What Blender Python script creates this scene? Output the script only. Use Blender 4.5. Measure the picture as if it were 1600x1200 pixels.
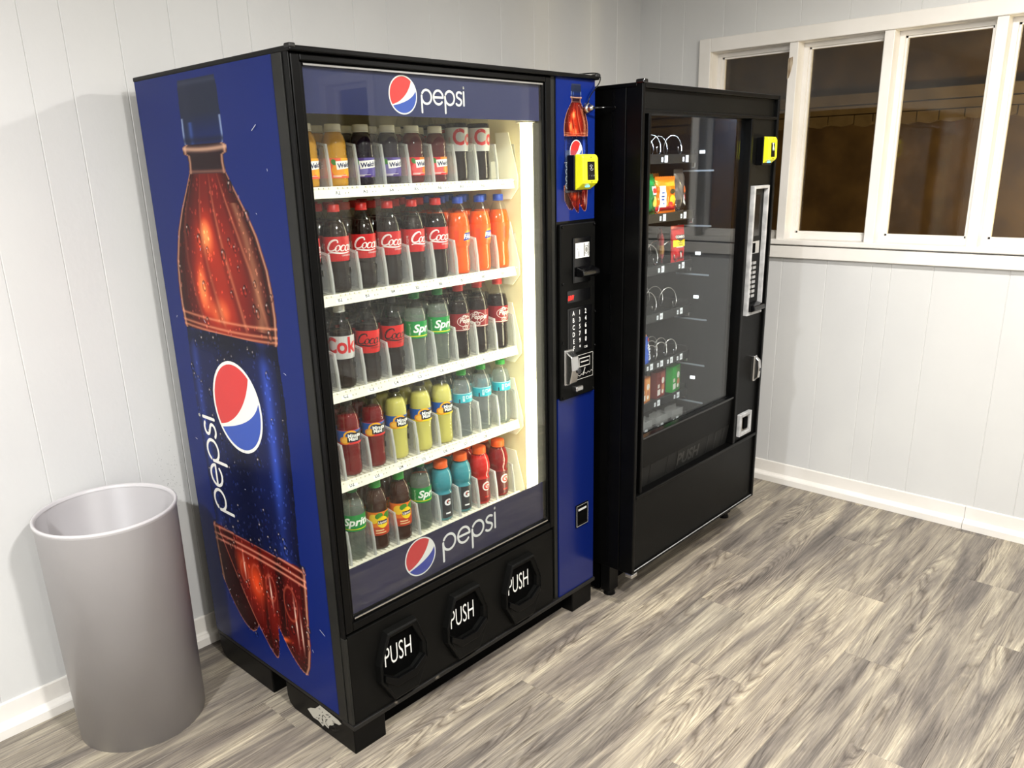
import bpy, bmesh, math, random
import numpy as np
from mathutils import Vector, Matrix

random.seed(7)
for o in list(bpy.data.objects): bpy.data.objects.remove(o, do_unlink=True)
scene = bpy.context.scene
COL = scene.collection
PI = math.pi

# ------------------------------------------------------------------ camera
cam_d = bpy.data.cameras.new('camera'); cam = bpy.data.objects.new('camera', cam_d); COL.objects.link(cam)
CP = Vector((-1.05652, -1.59811, 1.56783)); FPX = 1247.745
RT = Vector((0.67708352, -0.73542971, -0.02647733)); UP = Vector((0.23490871, 0.18189506, 0.95484663)); FW = Vector((0.69740648, 0.65273068, -0.29591699))
cam.matrix_world = Matrix(((RT.x, UP.x, -FW.x, CP.x), (RT.y, UP.y, -FW.y, CP.y), (RT.z, UP.z, -FW.z, CP.z), (0, 0, 0, 1)))
cam_d.sensor_fit = 'HORIZONTAL'; cam_d.sensor_width = 36.0; cam_d.lens = 36.0 * FPX / 1600.0
cam_d.shift_x = 10.528 / 1600.0; cam_d.shift_y = 48.066 / 1600.0
cam_d.clip_start = 0.02; cam_d.clip_end = 100
scene.camera = cam

# ------------------------------------------------------------------ world, lights, exposure
w = bpy.data.worlds.new('night'); scene.world = w; w.use_nodes = True
w.node_tree.nodes['Background'].inputs[0].default_value = (0.05, 0.06, 0.10, 1)
w.node_tree.nodes['Background'].inputs[1].default_value = 0.05
scene.view_settings.view_transform = 'Standard'; scene.view_settings.look = 'None'
scene.view_settings.gamma = 1.0; scene.view_settings.use_curve_mapping = False
scene.view_settings.exposure = 0.0
CEIL = 2.46
LAMPS = [  # x, y, watts down, watts sideways, colour : round ceiling lamps of the room
    (1.39, -0.99, 42, 7, (1.0, 0.97, 0.925)),
    (-0.25, -1.65, 70, 16, (1.0, 0.98, 0.95)),
    (-1.95, -0.75, 74, 26, (0.96, 0.98, 1.0)),
    (1.39, -3.2, 14, 4, (1.0, 0.97, 0.925)),
    (-1.1, -3.4, 24, 8, (1.0, 0.98, 0.95)),
]
for (lx, ly, lw, lw2, lc) in LAMPS:
    ld = bpy.data.lights.new('lamp_down_light', 'AREA'); ld.shape = 'DISK'; ld.size = 0.16; ld.energy = lw; ld.color = lc
    lo = bpy.data.objects.new('lamp_down_light', ld); COL.objects.link(lo); lo.location = (lx, ly, CEIL - 0.075)
    ld = bpy.data.lights.new('lamp_side_light', 'POINT'); ld.shadow_soft_size = 0.06; ld.energy = lw2; ld.color = lc
    lo = bpy.data.objects.new('lamp_side_light', ld); COL.objects.link(lo); lo.location = (lx, ly, CEIL - 0.14)
# added exterior light, with no fixture, that faintly lights the neighbouring wall
ld = bpy.data.lights.new('outside_fill_light', 'POINT'); ld.energy = 85.0; ld.color = (1.0, 0.90, 0.62); ld.shadow_soft_size = 0.1
lo = bpy.data.objects.new('outside_fill_light', ld); COL.objects.link(lo); lo.location = (3.3, -1.6, 1.2)

# ------------------------------------------------------------------ materials
def lin(c):
    c = c / 255.0
    return c / 12.92 if c <= 0.04045 else ((c + 0.055) / 1.055) ** 2.4
def rgb(r, g, b): return (lin(r), lin(g), lin(b), 1.0)
MATS = {}
def mat(name, col, rough=0.5, metal=0.0, spec=0.5, emit=None, es=0.0, coat=0.0, trans=0.0, ior=1.45):
    if name in MATS: return MATS[name]
    m = bpy.data.materials.new(name); m.use_nodes = True
    b = m.node_tree.nodes['Principled BSDF']
    b.inputs['Base Color'].default_value = col
    b.inputs['Roughness'].default_value = rough; b.inputs['Metallic'].default_value = metal
    b.inputs['Specular IOR Level'].default_value = spec; b.inputs['IOR'].default_value = ior
    b.inputs['Coat Weight'].default_value = coat; b.inputs['Coat Roughness'].default_value = 0.08
    b.inputs['Transmission Weight'].default_value = trans
    if emit: b.inputs['Emission Color'].default_value = emit; b.inputs['Emission Strength'].default_value = es
    MATS[name] = m; return m
def clear(name, tint=(1, 1, 1), ior=1.45, rough=0.02, haze=0.0, hazecol=(0.8, 0.8, 0.8), bump=0.0):
    """thin clear sheet: see-through with fresnel reflection, optional milky haze"""
    if name in MATS: return MATS[name]
    m = bpy.data.materials.new(name); m.use_nodes = True; nt = m.node_tree; N = nt.nodes; L = nt.links
    N.clear(); out = N.new('ShaderNodeOutputMaterial')
    t = N.new('ShaderNodeBsdfTransparent'); t.inputs[0].default_value = (*tint, 1)
    g = N.new('ShaderNodeBsdfGlossy'); g.inputs['Roughness'].default_value = rough
    # Schlick reflectance that is the same from both sides of the sheet
    fr = N.new('ShaderNodeLayerWeight'); fr.inputs[0].default_value = 0.5
    pw = N.new('ShaderNodeMath'); pw.operation = 'POWER'; pw.inputs[1].default_value = 5.0; L.new(fr.outputs['Facing'], pw.inputs[0])
    f0 = ((ior - 1) / (ior + 1)) ** 2
    ma = N.new('ShaderNodeMath'); ma.operation = 'MULTIPLY_ADD'; ma.inputs[1].default_value = 1 - f0; ma.inputs[2].default_value = f0; L.new(pw.outputs[0], ma.inputs[0])
    mx = N.new('ShaderNodeMixShader'); L.new(ma.outputs[0], mx.inputs[0])
    src = t
    if haze > 0:
        d = N.new('ShaderNodeBsdfDiffuse'); d.inputs[0].default_value = (*hazecol, 1)
        tl = N.new('ShaderNodeBsdfTranslucent'); tl.inputs[0].default_value = (*hazecol, 1)
        ad = N.new('ShaderNodeMixShader'); ad.inputs[0].default_value = 0.5
        L.new(d.outputs[0], ad.inputs[1]); L.new(tl.outputs[0], ad.inputs[2])
        m2 = N.new('ShaderNodeMixShader'); m2.inputs[0].default_value = haze
        L.new(t.outputs[0], m2.inputs[1]); L.new(ad.outputs[0], m2.inputs[2]); src = m2
    L.new(src.outputs[0], mx.inputs[1]); L.new(g.outputs[0], mx.inputs[2])
    if bump > 0:
        nz = N.new('ShaderNodeTexNoise'); nz.inputs['Scale'].default_value = 60
        bp = N.new('ShaderNodeBump'); bp.inputs['Strength'].default_value = bump; bp.inputs['Distance'].default_value = 0.002
        L.new(nz.outputs[0], bp.inputs['Height']); L.new(bp.outputs[0], g.inputs['Normal']); L.new(bp.outputs[0], fr.inputs['Normal'])
    L.new(mx.outputs[0], out.inputs[0]); MATS[name] = m; return m
def noisy(name, c1, c2, rough=0.5, scale=20, bump=0.0, bscale=200, spec=0.5, detail=6, stretch=(1, 1, 1), lo=0.35, hi=0.65, coat=0.0):
    if name in MATS: return MATS[name]
    m = mat(name, c1, rough, spec=spec, coat=coat); nt = m.node_tree; N = nt.nodes; L = nt.links
    b = N['Principled BSDF']
    tc = N.new('ShaderNodeTexCoord'); mp = N.new('ShaderNodeMapping'); mp.inputs['Scale'].default_value = stretch
    L.new(tc.outputs['Object'], mp.inputs[0])
    nz = N.new('ShaderNodeTexNoise'); nz.inputs['Scale'].default_value = scale; nz.inputs['Detail'].default_value = detail
    L.new(mp.outputs[0], nz.inputs[0])
    cr = N.new('ShaderNodeValToRGB'); cr.color_ramp.elements[0].position = lo; cr.color_ramp.elements[1].position = hi
    cr.color_ramp.elements[0].color = c1; cr.color_ramp.elements[1].color = c2
    L.new(nz.outputs[0], cr.inputs[0]); L.new(cr.outputs[0], b.inputs['Base Color'])
    if bump > 0:
        n2 = N.new('ShaderNodeTexNoise'); n2.inputs['Scale'].default_value = bscale; n2.inputs['Detail'].default_value = 3
        L.new(mp.outputs[0], n2.inputs[0])
        bp = N.new('ShaderNodeBump'); bp.inputs['Strength'].default_value = bump; bp.inputs['Distance'].default_value = 0.001
        L.new(n2.outputs[0], bp.inputs['Height']); L.new(bp.outputs[0], b.inputs['Normal'])
    return m
def painted(name, rough=0.25, coat=0.0, spec=0.5):
    """printed graphic: colour comes from the print's own colour attribute"""
    if name in MATS: return MATS[name]
    m = mat(name, (1, 1, 1, 1), rough, coat=coat, spec=spec); N = m.node_tree.nodes
    a = N.new('ShaderNodeVertexColor'); a.layer_name = 'print'
    m.node_tree.links.new(a.outputs[0], N['Principled BSDF'].inputs['Base Color']); return m

M = dict(
    black=noisy('black_powder_coat', rgb(5, 5, 5), rgb(7, 7, 7), 0.32, 9, 0.12, 900, spec=.14),
    blackgloss=mat('black_gloss', rgb(7, 7, 8), 0.18),
    blacktex=noisy('black_textured_plastic', rgb(8, 8, 7), rgb(11, 11, 10), 0.42, 12, 0.35, 1400, spec=.13),
    blackmatte=mat('black_matte', rgb(3, 3, 3), 0.8, spec=0.05),
    blackworn=noisy('black_worn_steel', rgb(14, 13, 12), rgb(120, 112, 100), 0.5, 38, 0.3, 200, lo=0.66, hi=0.80, detail=9),
    blue=mat('printed_blue', rgb(14, 38, 112), 0.22, spec=.2),
    navy=mat('header_navy', rgb(22, 30, 78), 0.35),
    navyfoot=noisy('footer_navy', rgb(24, 26, 56), rgb(30, 30, 60), 0.3, 5),
    white=noisy('painted_white', rgb(226, 223, 216), rgb(232, 230, 224), 0.45, 3, 0.25, 90),
    trim=noisy('trim_white', rgb(228, 224, 217), rgb(235, 231, 225), 0.35, 5, 0.2, 60),
    ceil=mat('ceiling_white', rgb(228, 226, 220), 0.8),
    wall=noisy('wall_paint', rgb(207, 207, 206), rgb(213, 213, 211), 0.42, 2.5, 0.35, 70, stretch=(1, 1, 0.7)),
    liner=mat('cream_liner', rgb(226, 216, 180), 0.4),
    shelf=mat('white_wire_shelf', rgb(236, 232, 214), 0.4),
    chrome=mat('chrome', rgb(205, 205, 205), 0.22, 1.0),
    brushed=noisy('brushed_silver', rgb(150, 150, 150), rgb(185, 185, 185), 0.4, 30),
    steel=mat('coil_steel', rgb(225, 225, 225), 0.25, 1.0),
    glass=clear('door_glass', (0.95, 0.965, 0.955), 1.46, 0.0),
    pane=clear('window_pane', (0.80, 0.76, 0.68), 1.5, 0.02, bump=0.02),
    divider=clear('clear_divider', (0.94, 0.95, 0.95), 1.5, 0.12, haze=0.27, hazecol=(0.85, 0.85, 0.85)),
    dividerrim=clear('clear_divider_edge', (0.9, 0.92, 0.92), 1.6, 0.15, haze=0.50, hazecol=(0.95, 0.95, 0.94)),
    pet=clear('clear_bottle_plastic', (0.97, 0.975, 0.97), 1.6, 0.03),
    yellow=mat('hi_vis_yellow', rgb(236, 236, 36), 0.35),
    grey=noisy('grey_bin_plastic', rgb(168, 165, 166), rgb(174, 171, 172), 0.42, 3, 0.1, 500),
)
def glow(name, c, s):
    return mat(name, (c[0], c[1], c[2], 1), 0.5, emit=(c[0], c[1], c[2], 1), es=s)
M['tube'] = glow('tube_lamp_glow', (1.0, 0.93, 0.64), 12.5)
M['lamp'] = glow('ceiling_lamp_glow', (1.0, 0.96, 0.9), 8)
M['led'] = glow('cool_led_strip', (0.66, 0.78, 1.0), 110)

# floor planks: grey-brown printed oak, one random seed per plank
def make_floor_mat():
    m = bpy.data.materials.new('oak_look_vinyl'); m.use_nodes = True; nt = m.node_tree; N = nt.nodes; L = nt.links
    b = N['Principled BSDF']; b.inputs['Roughness'].default_value = 0.42; b.inputs['Specular IOR Level'].default_value = 0.35
    tc = N.new('ShaderNodeTexCoord'); sd = N.new('ShaderNodeAttribute'); sd.attribute_name = 'seed'
    ad = N.new('ShaderNodeVectorMath'); ad.operation = 'ADD'; L.new(tc.outputs['Object'], ad.inputs[0]); L.new(sd.outputs['Vector'], ad.inputs[1])
    def mapn(sc):
        mp = N.new('ShaderNodeMapping'); mp.inputs['Scale'].default_value = sc; L.new(ad.outputs[0], mp.inputs[0]); return mp.outputs[0]
    def noise(v, sc, det=5, dis=0.0, rough=0.55):
        n = N.new('ShaderNodeTexNoise'); n.inputs['Scale'].default_value = sc; n.inputs['Detail'].default_value = det
        n.inputs['Distortion'].default_value = dis; n.inputs['Roughness'].default_value = rough; L.new(v, n.inputs[0]); return n.outputs[0]
    def ramp(v, stops):
        r = N.new('ShaderNodeValToRGB'); e = r.color_ramp.elements
        while len(e) < len(stops): e.new(0.5)
        for el, (p, c) in zip(e, stops): el.position = p; el.color = c
        L.new(v, r.inputs[0]); return r.outputs[0]
    def mixc(f, a, c, mode='MIX', fac=None):
        x = N.new('ShaderNodeMix'); x.data_type = 'RGBA'; x.blend_type = mode
        if fac is not None: x.inputs[0].default_value = fac
        else: L.new(f, x.inputs[0])
        L.new(a, x.inputs[6]); L.new(c, x.inputs[7]); return x.outputs[2]
    # broad soft streaks of colour along the plank
    base = ramp(noise(mapn((1.0, 9.0, 1)), 1.7, 6, 0.5, 0.62), [(0.28, rgb(82, 77, 74)), (0.42, rgb(118, 111, 104)), (0.54, rgb(147, 139, 126)), (0.70, rgb(186, 177, 157))])
    # cathedral grain : warped level lines of a stretched noise field
    nf = N.new('ShaderNodeTexNoise'); nf.inputs['Scale'].default_value = 1.0; nf.inputs['Detail'].default_value = 1.2; nf.inputs['Roughness'].default_value = 0.35; nf.inputs['Distortion'].default_value = 0.35
    L.new(mapn((0.72, 9.0, 1)), nf.inputs[0])
    jit = N.new('ShaderNodeTexNoise'); jit.inputs['Scale'].default_value = 1.0; jit.inputs['Detail'].default_value = 4; L.new(mapn((14, 90, 1)), jit.inputs[0])
    mu = N.new('ShaderNodeMath'); mu.operation = 'MULTIPLY_ADD'; mu.inputs[1].default_value = 0.022; L.new(jit.outputs[0], mu.inputs[0]); L.new(nf.outputs[0], mu.inputs[2])
    m2 = N.new('ShaderNodeMath'); m2.operation = 'MULTIPLY'; m2.inputs[1].default_value = 34.0; L.new(mu.outputs[0], m2.inputs[0])
    fr2 = N.new('ShaderNodeMath'); fr2.operation = 'PINGPONG'; fr2.inputs[1].default_value = 0.5; L.new(m2.outputs[0], fr2.inputs[0])
    g1 = ramp(fr2.outputs[0], [(0.0, (0.50, 0.47, 0.46, 1)), (0.12, (0.82, 0.80, 0.79, 1)), (0.26, (1.0, 1.0, 1.0, 1)), (0.38, (1.0, 1.0, 0.99, 1)), (0.50, (1.36, 1.35, 1.30, 1))])
    wv = fr2
    gm = ramp(noise(mapn((1.1, 6.0, 1)), 1.6, 3, 0.3), [(0.44, (0.16, 0.16, 0.16, 1)), (0.60, (1.0, 1.0, 1.0, 1))])
    one = N.new('ShaderNodeRGB'); one.outputs[0].default_value = (1, 1, 1, 1)
    g1m = mixc(gm, one.outputs[0], g1)
    c = mixc(None, base, g1m, 'MULTIPLY', 1.0)
    # fine crisp fibres, some pale, some dark
    fb = ramp(noise(mapn((2.6, 165, 1)), 1.6, 7, 0.4, 0.74), [(0.34, (0.52, 0.50, 0.48, 1)), (0.46, (0.92, 0.91, 0.90, 1)), (0.55, (1.03, 1.03, 1.02, 1)), (0.67, (1.55, 1.53, 1.46, 1))])
    c = mixc(None, c, fb, 'MULTIPLY', 1.0)
    dk = ramp(noise(mapn((1.7, 42, 1)), 2.0, 5, 1.2, 0.6), [(0.31, (0.34, 0.31, 0.30, 1)), (0.39, (1, 1, 1, 1))])
    c = mixc(None, c, dk, 'MULTIPLY', 0.85)
    lt = ramp(noise(mapn((2.1, 34, 1)), 2.1, 5, 1.4, 0.65), [(0.60, (1, 1, 1, 1)), (0.72, (1.35, 1.33, 1.26, 1))])
    c = mixc(None, c, lt, 'MULTIPLY', 0.9)
    # knots
    vo = N.new('ShaderNodeTexVoronoi'); vo.inputs['Scale'].default_value = 2.4; vo.feature = 'F1'; L.new(mapn((1, 2.2, 1)), vo.inputs[0])
    kn = ramp(vo.outputs['Distance'], [(0.0, (0.32, 0.28, 0.26, 1)), (0.022, (0.55, 0.5, 0.47, 1)), (0.034, (1, 1, 1, 1))])
    c = mixc(None, c, kn, 'MULTIPLY', 0.8)
    # per plank tone
    sx = N.new('ShaderNodeSeparateXYZ'); L.new(sd.outputs['Vector'], sx.inputs[0])
    fr = N.new('ShaderNodeMath'); fr.operation = 'FRACT'; L.new(sx.outputs[2], fr.inputs[0])
    tn = ramp(fr.outputs[0], [(0.0, (0.84, 0.84, 0.85, 1)), (1.0, (1.14, 1.12, 1.08, 1))])
    c = mixc(None, c, tn, 'MULTIPLY', 1.0)
    L.new(c, b.inputs['Base Color'])
    bp = N.new('ShaderNodeBump'); bp.inputs['Strength'].default_value = 0.25; bp.inputs['Distance'].default_value = 0.001
    L.new(wv.outputs[0], bp.inputs['Height']); L.new(bp.outputs[0], b.inputs['Normal'])
    return m

# ------------------------------------------------------------------ mesh helpers
def origin(p):
    v = Vector((0, 0, 0))
    while p is not None: v = v + p.location; p = p.parent
    return v
def tag(o, label=None, cat=None, group=None, kind=None):
    if label: o['label'] = label
    if cat: o['category'] = cat
    if group: o['group'] = group
    if kind: o['kind'] = kind
    return o
def empty(name, loc, label=None, cat=None, group=None):
    o = bpy.data.objects.new(name, None); COL.objects.link(o); o.location = loc; o.empty_display_size = 0.05
    return tag(o, label, cat, group)

class MB:
    def __init__(s): s.v = []; s.f = []; s.m = []; s.sm = []
    def add(s, vs, fs, m=0, smooth=False):
        n = len(s.v); s.v += [tuple(v) for v in vs]
        for f in fs: s.f.append(tuple(i + n for i in f)); s.m.append(m); s.sm.append(smooth)
        return s
    def box(s, x0, x1, y0, y1, z0, z1, m=0):
        if x0 > x1: x0, x1 = x1, x0
        if y0 > y1: y0, y1 = y1, y0
        if z0 > z1: z0, z1 = z1, z0
        vs = [(x, y, z) for z in (z0, z1) for y in (y0, y1) for x in (x0, x1)]
        return s.add(vs, [(0, 2, 3, 1), (4, 5, 7, 6), (0, 1, 5, 4), (2, 6, 7, 3), (0, 4, 6, 2), (1, 3, 7, 5)], m)
    def prism(s, poly, axis, a, b, m=0):
        """poly: 2D loop; axis 'x': (y,z) extruded a..b; 'y': (x,z); 'z': (x,y)"""
        def P(p, t):
            return (t, p[0], p[1]) if axis == 'x' else (p[0], t, p[1]) if axis == 'y' else (p[0], p[1], t)
        n = len(poly); vs = [P(p, a) for p in poly] + [P(p, b) for p in poly]
        fs = [tuple(range(n - 1, -1, -1)), tuple(range(n, 2 * n))] + [(i, (i + 1) % n, n + (i + 1) % n, n + i) for i in range(n)]
        return s.add(vs, fs, m)
    def lathe(s, prof, cx=0, cy=0, z0=0, n=32, m=0, close_top=False, close_bot=False):
        vs = []; fs = []
        for (r, z) in prof:
            for k in range(n):
                a = 2 * PI * k / n; vs.append((cx + r * math.cos(a), cy + r * math.sin(a), z0 + z))
        for i in range(len(prof) - 1):
            for k in range(n):
                k2 = (k + 1) % n; fs.append((i * n + k, i * n + k2, (i + 1) * n + k2, (i + 1) * n + k))
        if close_bot: fs.append(tuple(range(n - 1, -1, -1)))
        if close_top: b = (len(prof) - 1) * n; fs.append(tuple(range(b, b + n)))
        return s.add(vs, fs, m, True)
    def cyl(s, p0, p1, r, n=16, m=0, r2=None):
        p0 = Vector(p0); p1 = Vector(p1); d = (p1 - p0).normalized()
        a = d.orthogonal().normalized(); b = d.cross(a); r2 = r if r2 is None else r2
        vs = [p0 + (a * math.cos(2 * PI * k / n) + b * math.sin(2 * PI * k / n)) * r for k in range(n)] + [p1 + (a * math.cos(2 * PI * k / n) + b * math.sin(2 * PI * k / n)) * r2 for k in range(n)]
        s.add(vs, [(k, (k + 1) % n, n + (k + 1) % n, n + k) for k in range(n)], m, True)
        n0 = len(s.v) - 2 * n
        s.f.append(tuple(n0 + k for k in range(n - 1, -1, -1))); s.f.append(tuple(n0 + n + k for k in range(n))); s.m += [m, m]; s.sm += [False, False]
        return s
    def tube(s, pts, r, n=8, m=0):
        pts = [Vector(p) for p in pts]; vs = []; fs = []; up = None
        for i, p in enumerate(pts):
            t = (pts[min(i + 1, len(pts) - 1)] - pts[max(i - 1, 0)]).normalized()
            if up is None: up = t.orthogonal().normalized()
            up = (up - t * up.dot(t)).normalized(); b = t.cross(up)
            vs += [p + (up * math.cos(2 * PI * k / n) + b * math.sin(2 * PI * k / n)) * r for k in range(n)]
        for i in range(len(pts) - 1):
            for k in range(n): k2 = (k + 1) % n; fs.append((i * n + k, i * n + k2, (i + 1) * n + k2, (i + 1) * n + k))
        fs.append(tuple(range(n - 1, -1, -1))); fs.append(tuple((len(pts) - 1) * n + k for k in range(n)))
        return s.add(vs, fs, m, True)
    def build(s, name, mats, parent=None, bevel=0.0, seg=2, loc=None):
        me = bpy.data.meshes.new(name); og = origin(parent) if parent is not None else Vector(loc or (0, 0, 0))
        me.from_pydata([(v[0] - og.x, v[1] - og.y, v[2] - og.z) for v in s.v], [], s.f)
        if not isinstance(mats, (list, tuple)): mats = [mats]
        for mm in mats: me.materials.append(mm)
        me.polygons.foreach_set('material_index', s.m); me.polygons.foreach_set('use_smooth', s.sm); me.update()
        o = bpy.data.objects.new(name, me); COL.objects.link(o)
        if parent is not None: o.parent = parent
        elif loc: o.location = loc
        if bevel > 0:
            bm = o.modifiers.new('bevel', 'BEVEL'); bm.width = bevel; bm.segments = seg; bm.limit_method = 'ANGLE'; bm.angle_limit = math.radians(40); bm.use_clamp_overlap = True
        return o

# --- flat printing: polygons, strokes and lettering laid on any surface map f(u,v,h)->(x,y,z)
FLAT = {}
def ink(c, rough=0.4):
    k = 'ink_%d_%d_%d_%d' % (*c, int(rough * 100))
    return mat(k, rgb(*c), rough)
TXT = {}
def text_mesh(s, shear=0.0, bold=0.0, spacing=1.0):
    key = (s, shear, bold, spacing)
    if key in TXT: return TXT[key]
    cu = bpy.data.curves.new('t', 'FONT'); cu.body = s; cu.size = 1.0; cu.shear = shear; cu.offset = bold; cu.resolution_u = 3; cu.space_character = spacing
    ob = bpy.data.objects.new('t', cu); COL.objects.link(ob)
    dg = bpy.context.evaluated_depsgraph_get(); dg.update(); ev = ob.evaluated_get(dg); me = ev.to_mesh()
    vs = [(v.co.x, v.co.y) for v in me.vertices]; fs = [tuple(p.vertices) for p in me.polygons]
    ev.to_mesh_clear(); bpy.data.objects.remove(ob); bpy.data.curves.remove(cu)
    TXT[key] = (vs, fs); return TXT[key]
class Canvas:
    def __init__(s): s.items = []; s.lay = 0
    def poly(s, pts, c, same=False):
        if not same: s.lay += 1
        s.items.append((list(pts), [tuple(range(len(pts)))], c, s.lay)); return s
    def rect(s, u0, u1, v0, v1, c, same=False): return s.poly([(u0, v0), (u1, v0), (u1, v1), (u0, v1)], c, same)
    def ell(s, u, v, ru, rv, c, n=28, rot=0.0):
        cr, sr = math.cos(rot), math.sin(rot)
        return s.poly([(u + ru * math.cos(2 * PI * k / n) * cr - rv * math.sin(2 * PI * k / n) * sr, v + ru * math.cos(2 * PI * k / n) * sr + rv * math.sin(2 * PI * k / n) * cr) for k in range(n)], c)
    def ring(s, u, v, r, wd, c, a0=0, a1=360, n=40, sx=1.0):
        pts = [(u + sx * r * math.cos(math.radians(a0 + (a1 - a0) * k / n)), v + r * math.sin(math.radians(a0 + (a1 - a0) * k / n))) for k in range(n + 1)]
        return s.stroke(pts, wd, c, cap=False)
    def stroke(s, pts, wd, c, cap=True, taper=None):
        s.lay += 1; n = len(pts); L = []; R = []
        for i, (x, y) in enumerate(pts):
            a = pts[max(i - 1, 0)]; b = pts[min(i + 1, n - 1)]; dx, dy = b[0] - a[0], b[1] - a[1]; l = math.hypot(dx, dy) or 1
            h = wd / 2 * (taper(i / max(n - 1, 1)) if taper else 1)
            L.append((x - dy / l * h, y + dx / l * h)); R.append((x + dy / l * h, y - dx / l * h))
        vs = L + R; fs = [(i, n + i, n + i + 1, i + 1) for i in range(n - 1)]
        s.items.append((vs, fs, c, s.lay))
        if cap:
            for p in (pts[0], pts[-1]):
                k = 10; s.items.append(([(p[0] + wd / 2 * math.cos(2 * PI * j / k), p[1] + wd / 2 * math.sin(2 * PI * j / k)) for j in range(k)], [tuple(range(k))], c, s.lay + .4))
        return s
    def text(s, t, u, v, size, c, shear=0.0, bold=0.0, sx=1.0, rot=0.0, align='L', spacing=1.0):
        vs, fs = text_mesh(t, shear, bold, spacing)
        if not vs: return s
        s.lay += 1; x0 = min(p[0] for p in vs); x1 = max(p[0] for p in vs)
        off = {'L': x0, 'C': (x0 + x1) / 2, 'R': x1}[align]; cr, sr = math.cos(rot), math.sin(rot); o = []
        for (x, y) in vs: a = (x - off) * size * sx; b = y * size; o.append((u + a * cr - b * sr, v + a * sr + b * cr))
        s.items.append((o, fs, c, s.lay)); return s
    def build(s, name, f, parent, step=None, dh=0.00012, rough=0.4, extra=None):
        bm = bmesh.new(); cols = []; data = []
        lay = bm.verts.layers.float.new('h')
        for (vs, fs, c, l) in s.items:
            if c not in cols: cols.append(c)
            ci = cols.index(c); bv = [bm.verts.new((x, y, 0)) for (x, y) in vs]
            for b in bv: b[lay] = l * dh
            for q in fs:
                try: fc = bm.faces.new([bv[i] for i in q]); fc.material_index = ci
                except ValueError: pass
        if step:
            bmesh.ops.triangulate(bm, faces=[q for q in bm.faces if len(q.verts) > 4])
            for _ in range(5):
                ed = [e for e in bm.edges if (e.verts[0].co - e.verts[1].co).length > step]
                if not ed: break
                bmesh.ops.subdivide_edges(bm, edges=ed, cuts=1)
                bmesh.ops.triangulate(bm, faces=[q for q in bm.faces if len(q.verts) > 4])
        og = origin(parent) if parent is not None else Vector((0, 0, 0))
        for v in bm.verts: v.co = Vector(f(v.co.x, v.co.y, v[lay])) - og
        me = bpy.data.meshes.new(name); bm.to_mesh(me); bm.free()
        for c in cols: me.materials.append(c if isinstance(c, bpy.types.Material) else ink(c, rough))
        o = bpy.data.objects.new(name, me); COL.objects.link(o)
        if parent is not None: o.parent = parent
        return o

def bez(p0, p1, p2, p3, n=16):
    return [tuple((1 - t) ** 3 * a + 3 * (1 - t) ** 2 * t * b + 3 * (1 - t) * t * t * c + t ** 3 * d for a, b, c, d in zip(p0, p1, p2, p3)) for t in [i / n for i in range(n + 1)]]
def arc(cx, cy, r, a0, a1, n=14, sx=1.0):
    return [(cx + sx * r * math.cos(math.radians(a0 + (a1 - a0) * k / n)), cy + r * math.sin(math.radians(a0 + (a1 - a0) * k / n))) for k in range(n + 1)]
WHITE = (238, 236, 228); RED = (208, 42, 40); BLU = (36, 74, 170)
def globe(cv, u, v, r, rot=0.0, white=WHITE, red=RED, blu=BLU, sx=1.0):
    cr, sr = math.cos(rot), math.sin(rot)
    T = lambda P, k=0.93: [(u + sx * r * k * (x * cr - y * sr), v + r * k * (x * sr + y * cr)) for (x, y) in P]
    cv.poly(T(arc(0, 0, 1, 0, 360, 48)[:-1], 1.0), white)
    c1 = bez((.65, .76), (.45, .1), (-.2, -.42), (-.85, -.53)); a1 = math.degrees(math.atan2(-.53, -.85)) + 360; a0 = math.degrees(math.atan2(.76, .65))
    cv.poly(T(arc(0, 0, 1, a0, a1, 24) + c1[::-1][1:-1]), red)
    c2 = bez((-.80, -.60), (.0, -.45), (.75, -.2), (.97, .25)); b0 = math.degrees(math.atan2(-.60, -.80)); b1 = math.degrees(math.atan2(.25, .97))
    cv.poly(T(arc(0, 0, 1, b0, b1, 24) + c2[::-1][1:-1]), blu)
def wordmark(cv, u, v, h, c, f=lambda p: p, wd=None):
    """lower-case round wordmark 'pepsi'; h = x-height, v = baseline"""
    wd = wd or h * 0.15; r = h / 2
    S = lambda pts, cap=True: cv.stroke([f(p) for p in pts], wd, c, cap)
    x = u
    def p_(x):
        S(arc(x + r, v + r, r, 150, -180 + 1, 26)); S([(x, v + r * 1.15), (x, v - h * 0.62)])
    p_(x); x += h * 1.22
    S(arc(x + r, v + r, r, 0, 318, 28)); S([(x + 0.02 * h, v + r), (x + 2 * r, v + r)]); x += h * 1.22
    p_(x); x += h * 1.20
    S(bez((x + h * .58, v + h * .90), (x + h * .30, v + h * 1.10), (x - h * .10, v + h * .85), (x + h * .12, v + h * .60), 10) + bez((x + h * .12, v + h * .60), (x + h * .30, v + h * .46), (x + h * .62, v + h * .48), (x + h * .56, v + h * .20), 8)[1:] + bez((x + h * .56, v + h * .20), (x + h * .45, v - h * .08), (x + h * .15, v - h * .04), (x, v + h * .10), 8)[1:])
    x += h * 0.84
    S([(x, v), (x, v + h)]); S([(x, v + h * 1.30), (x, v + h * 1.34)])
    return x - u
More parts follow.
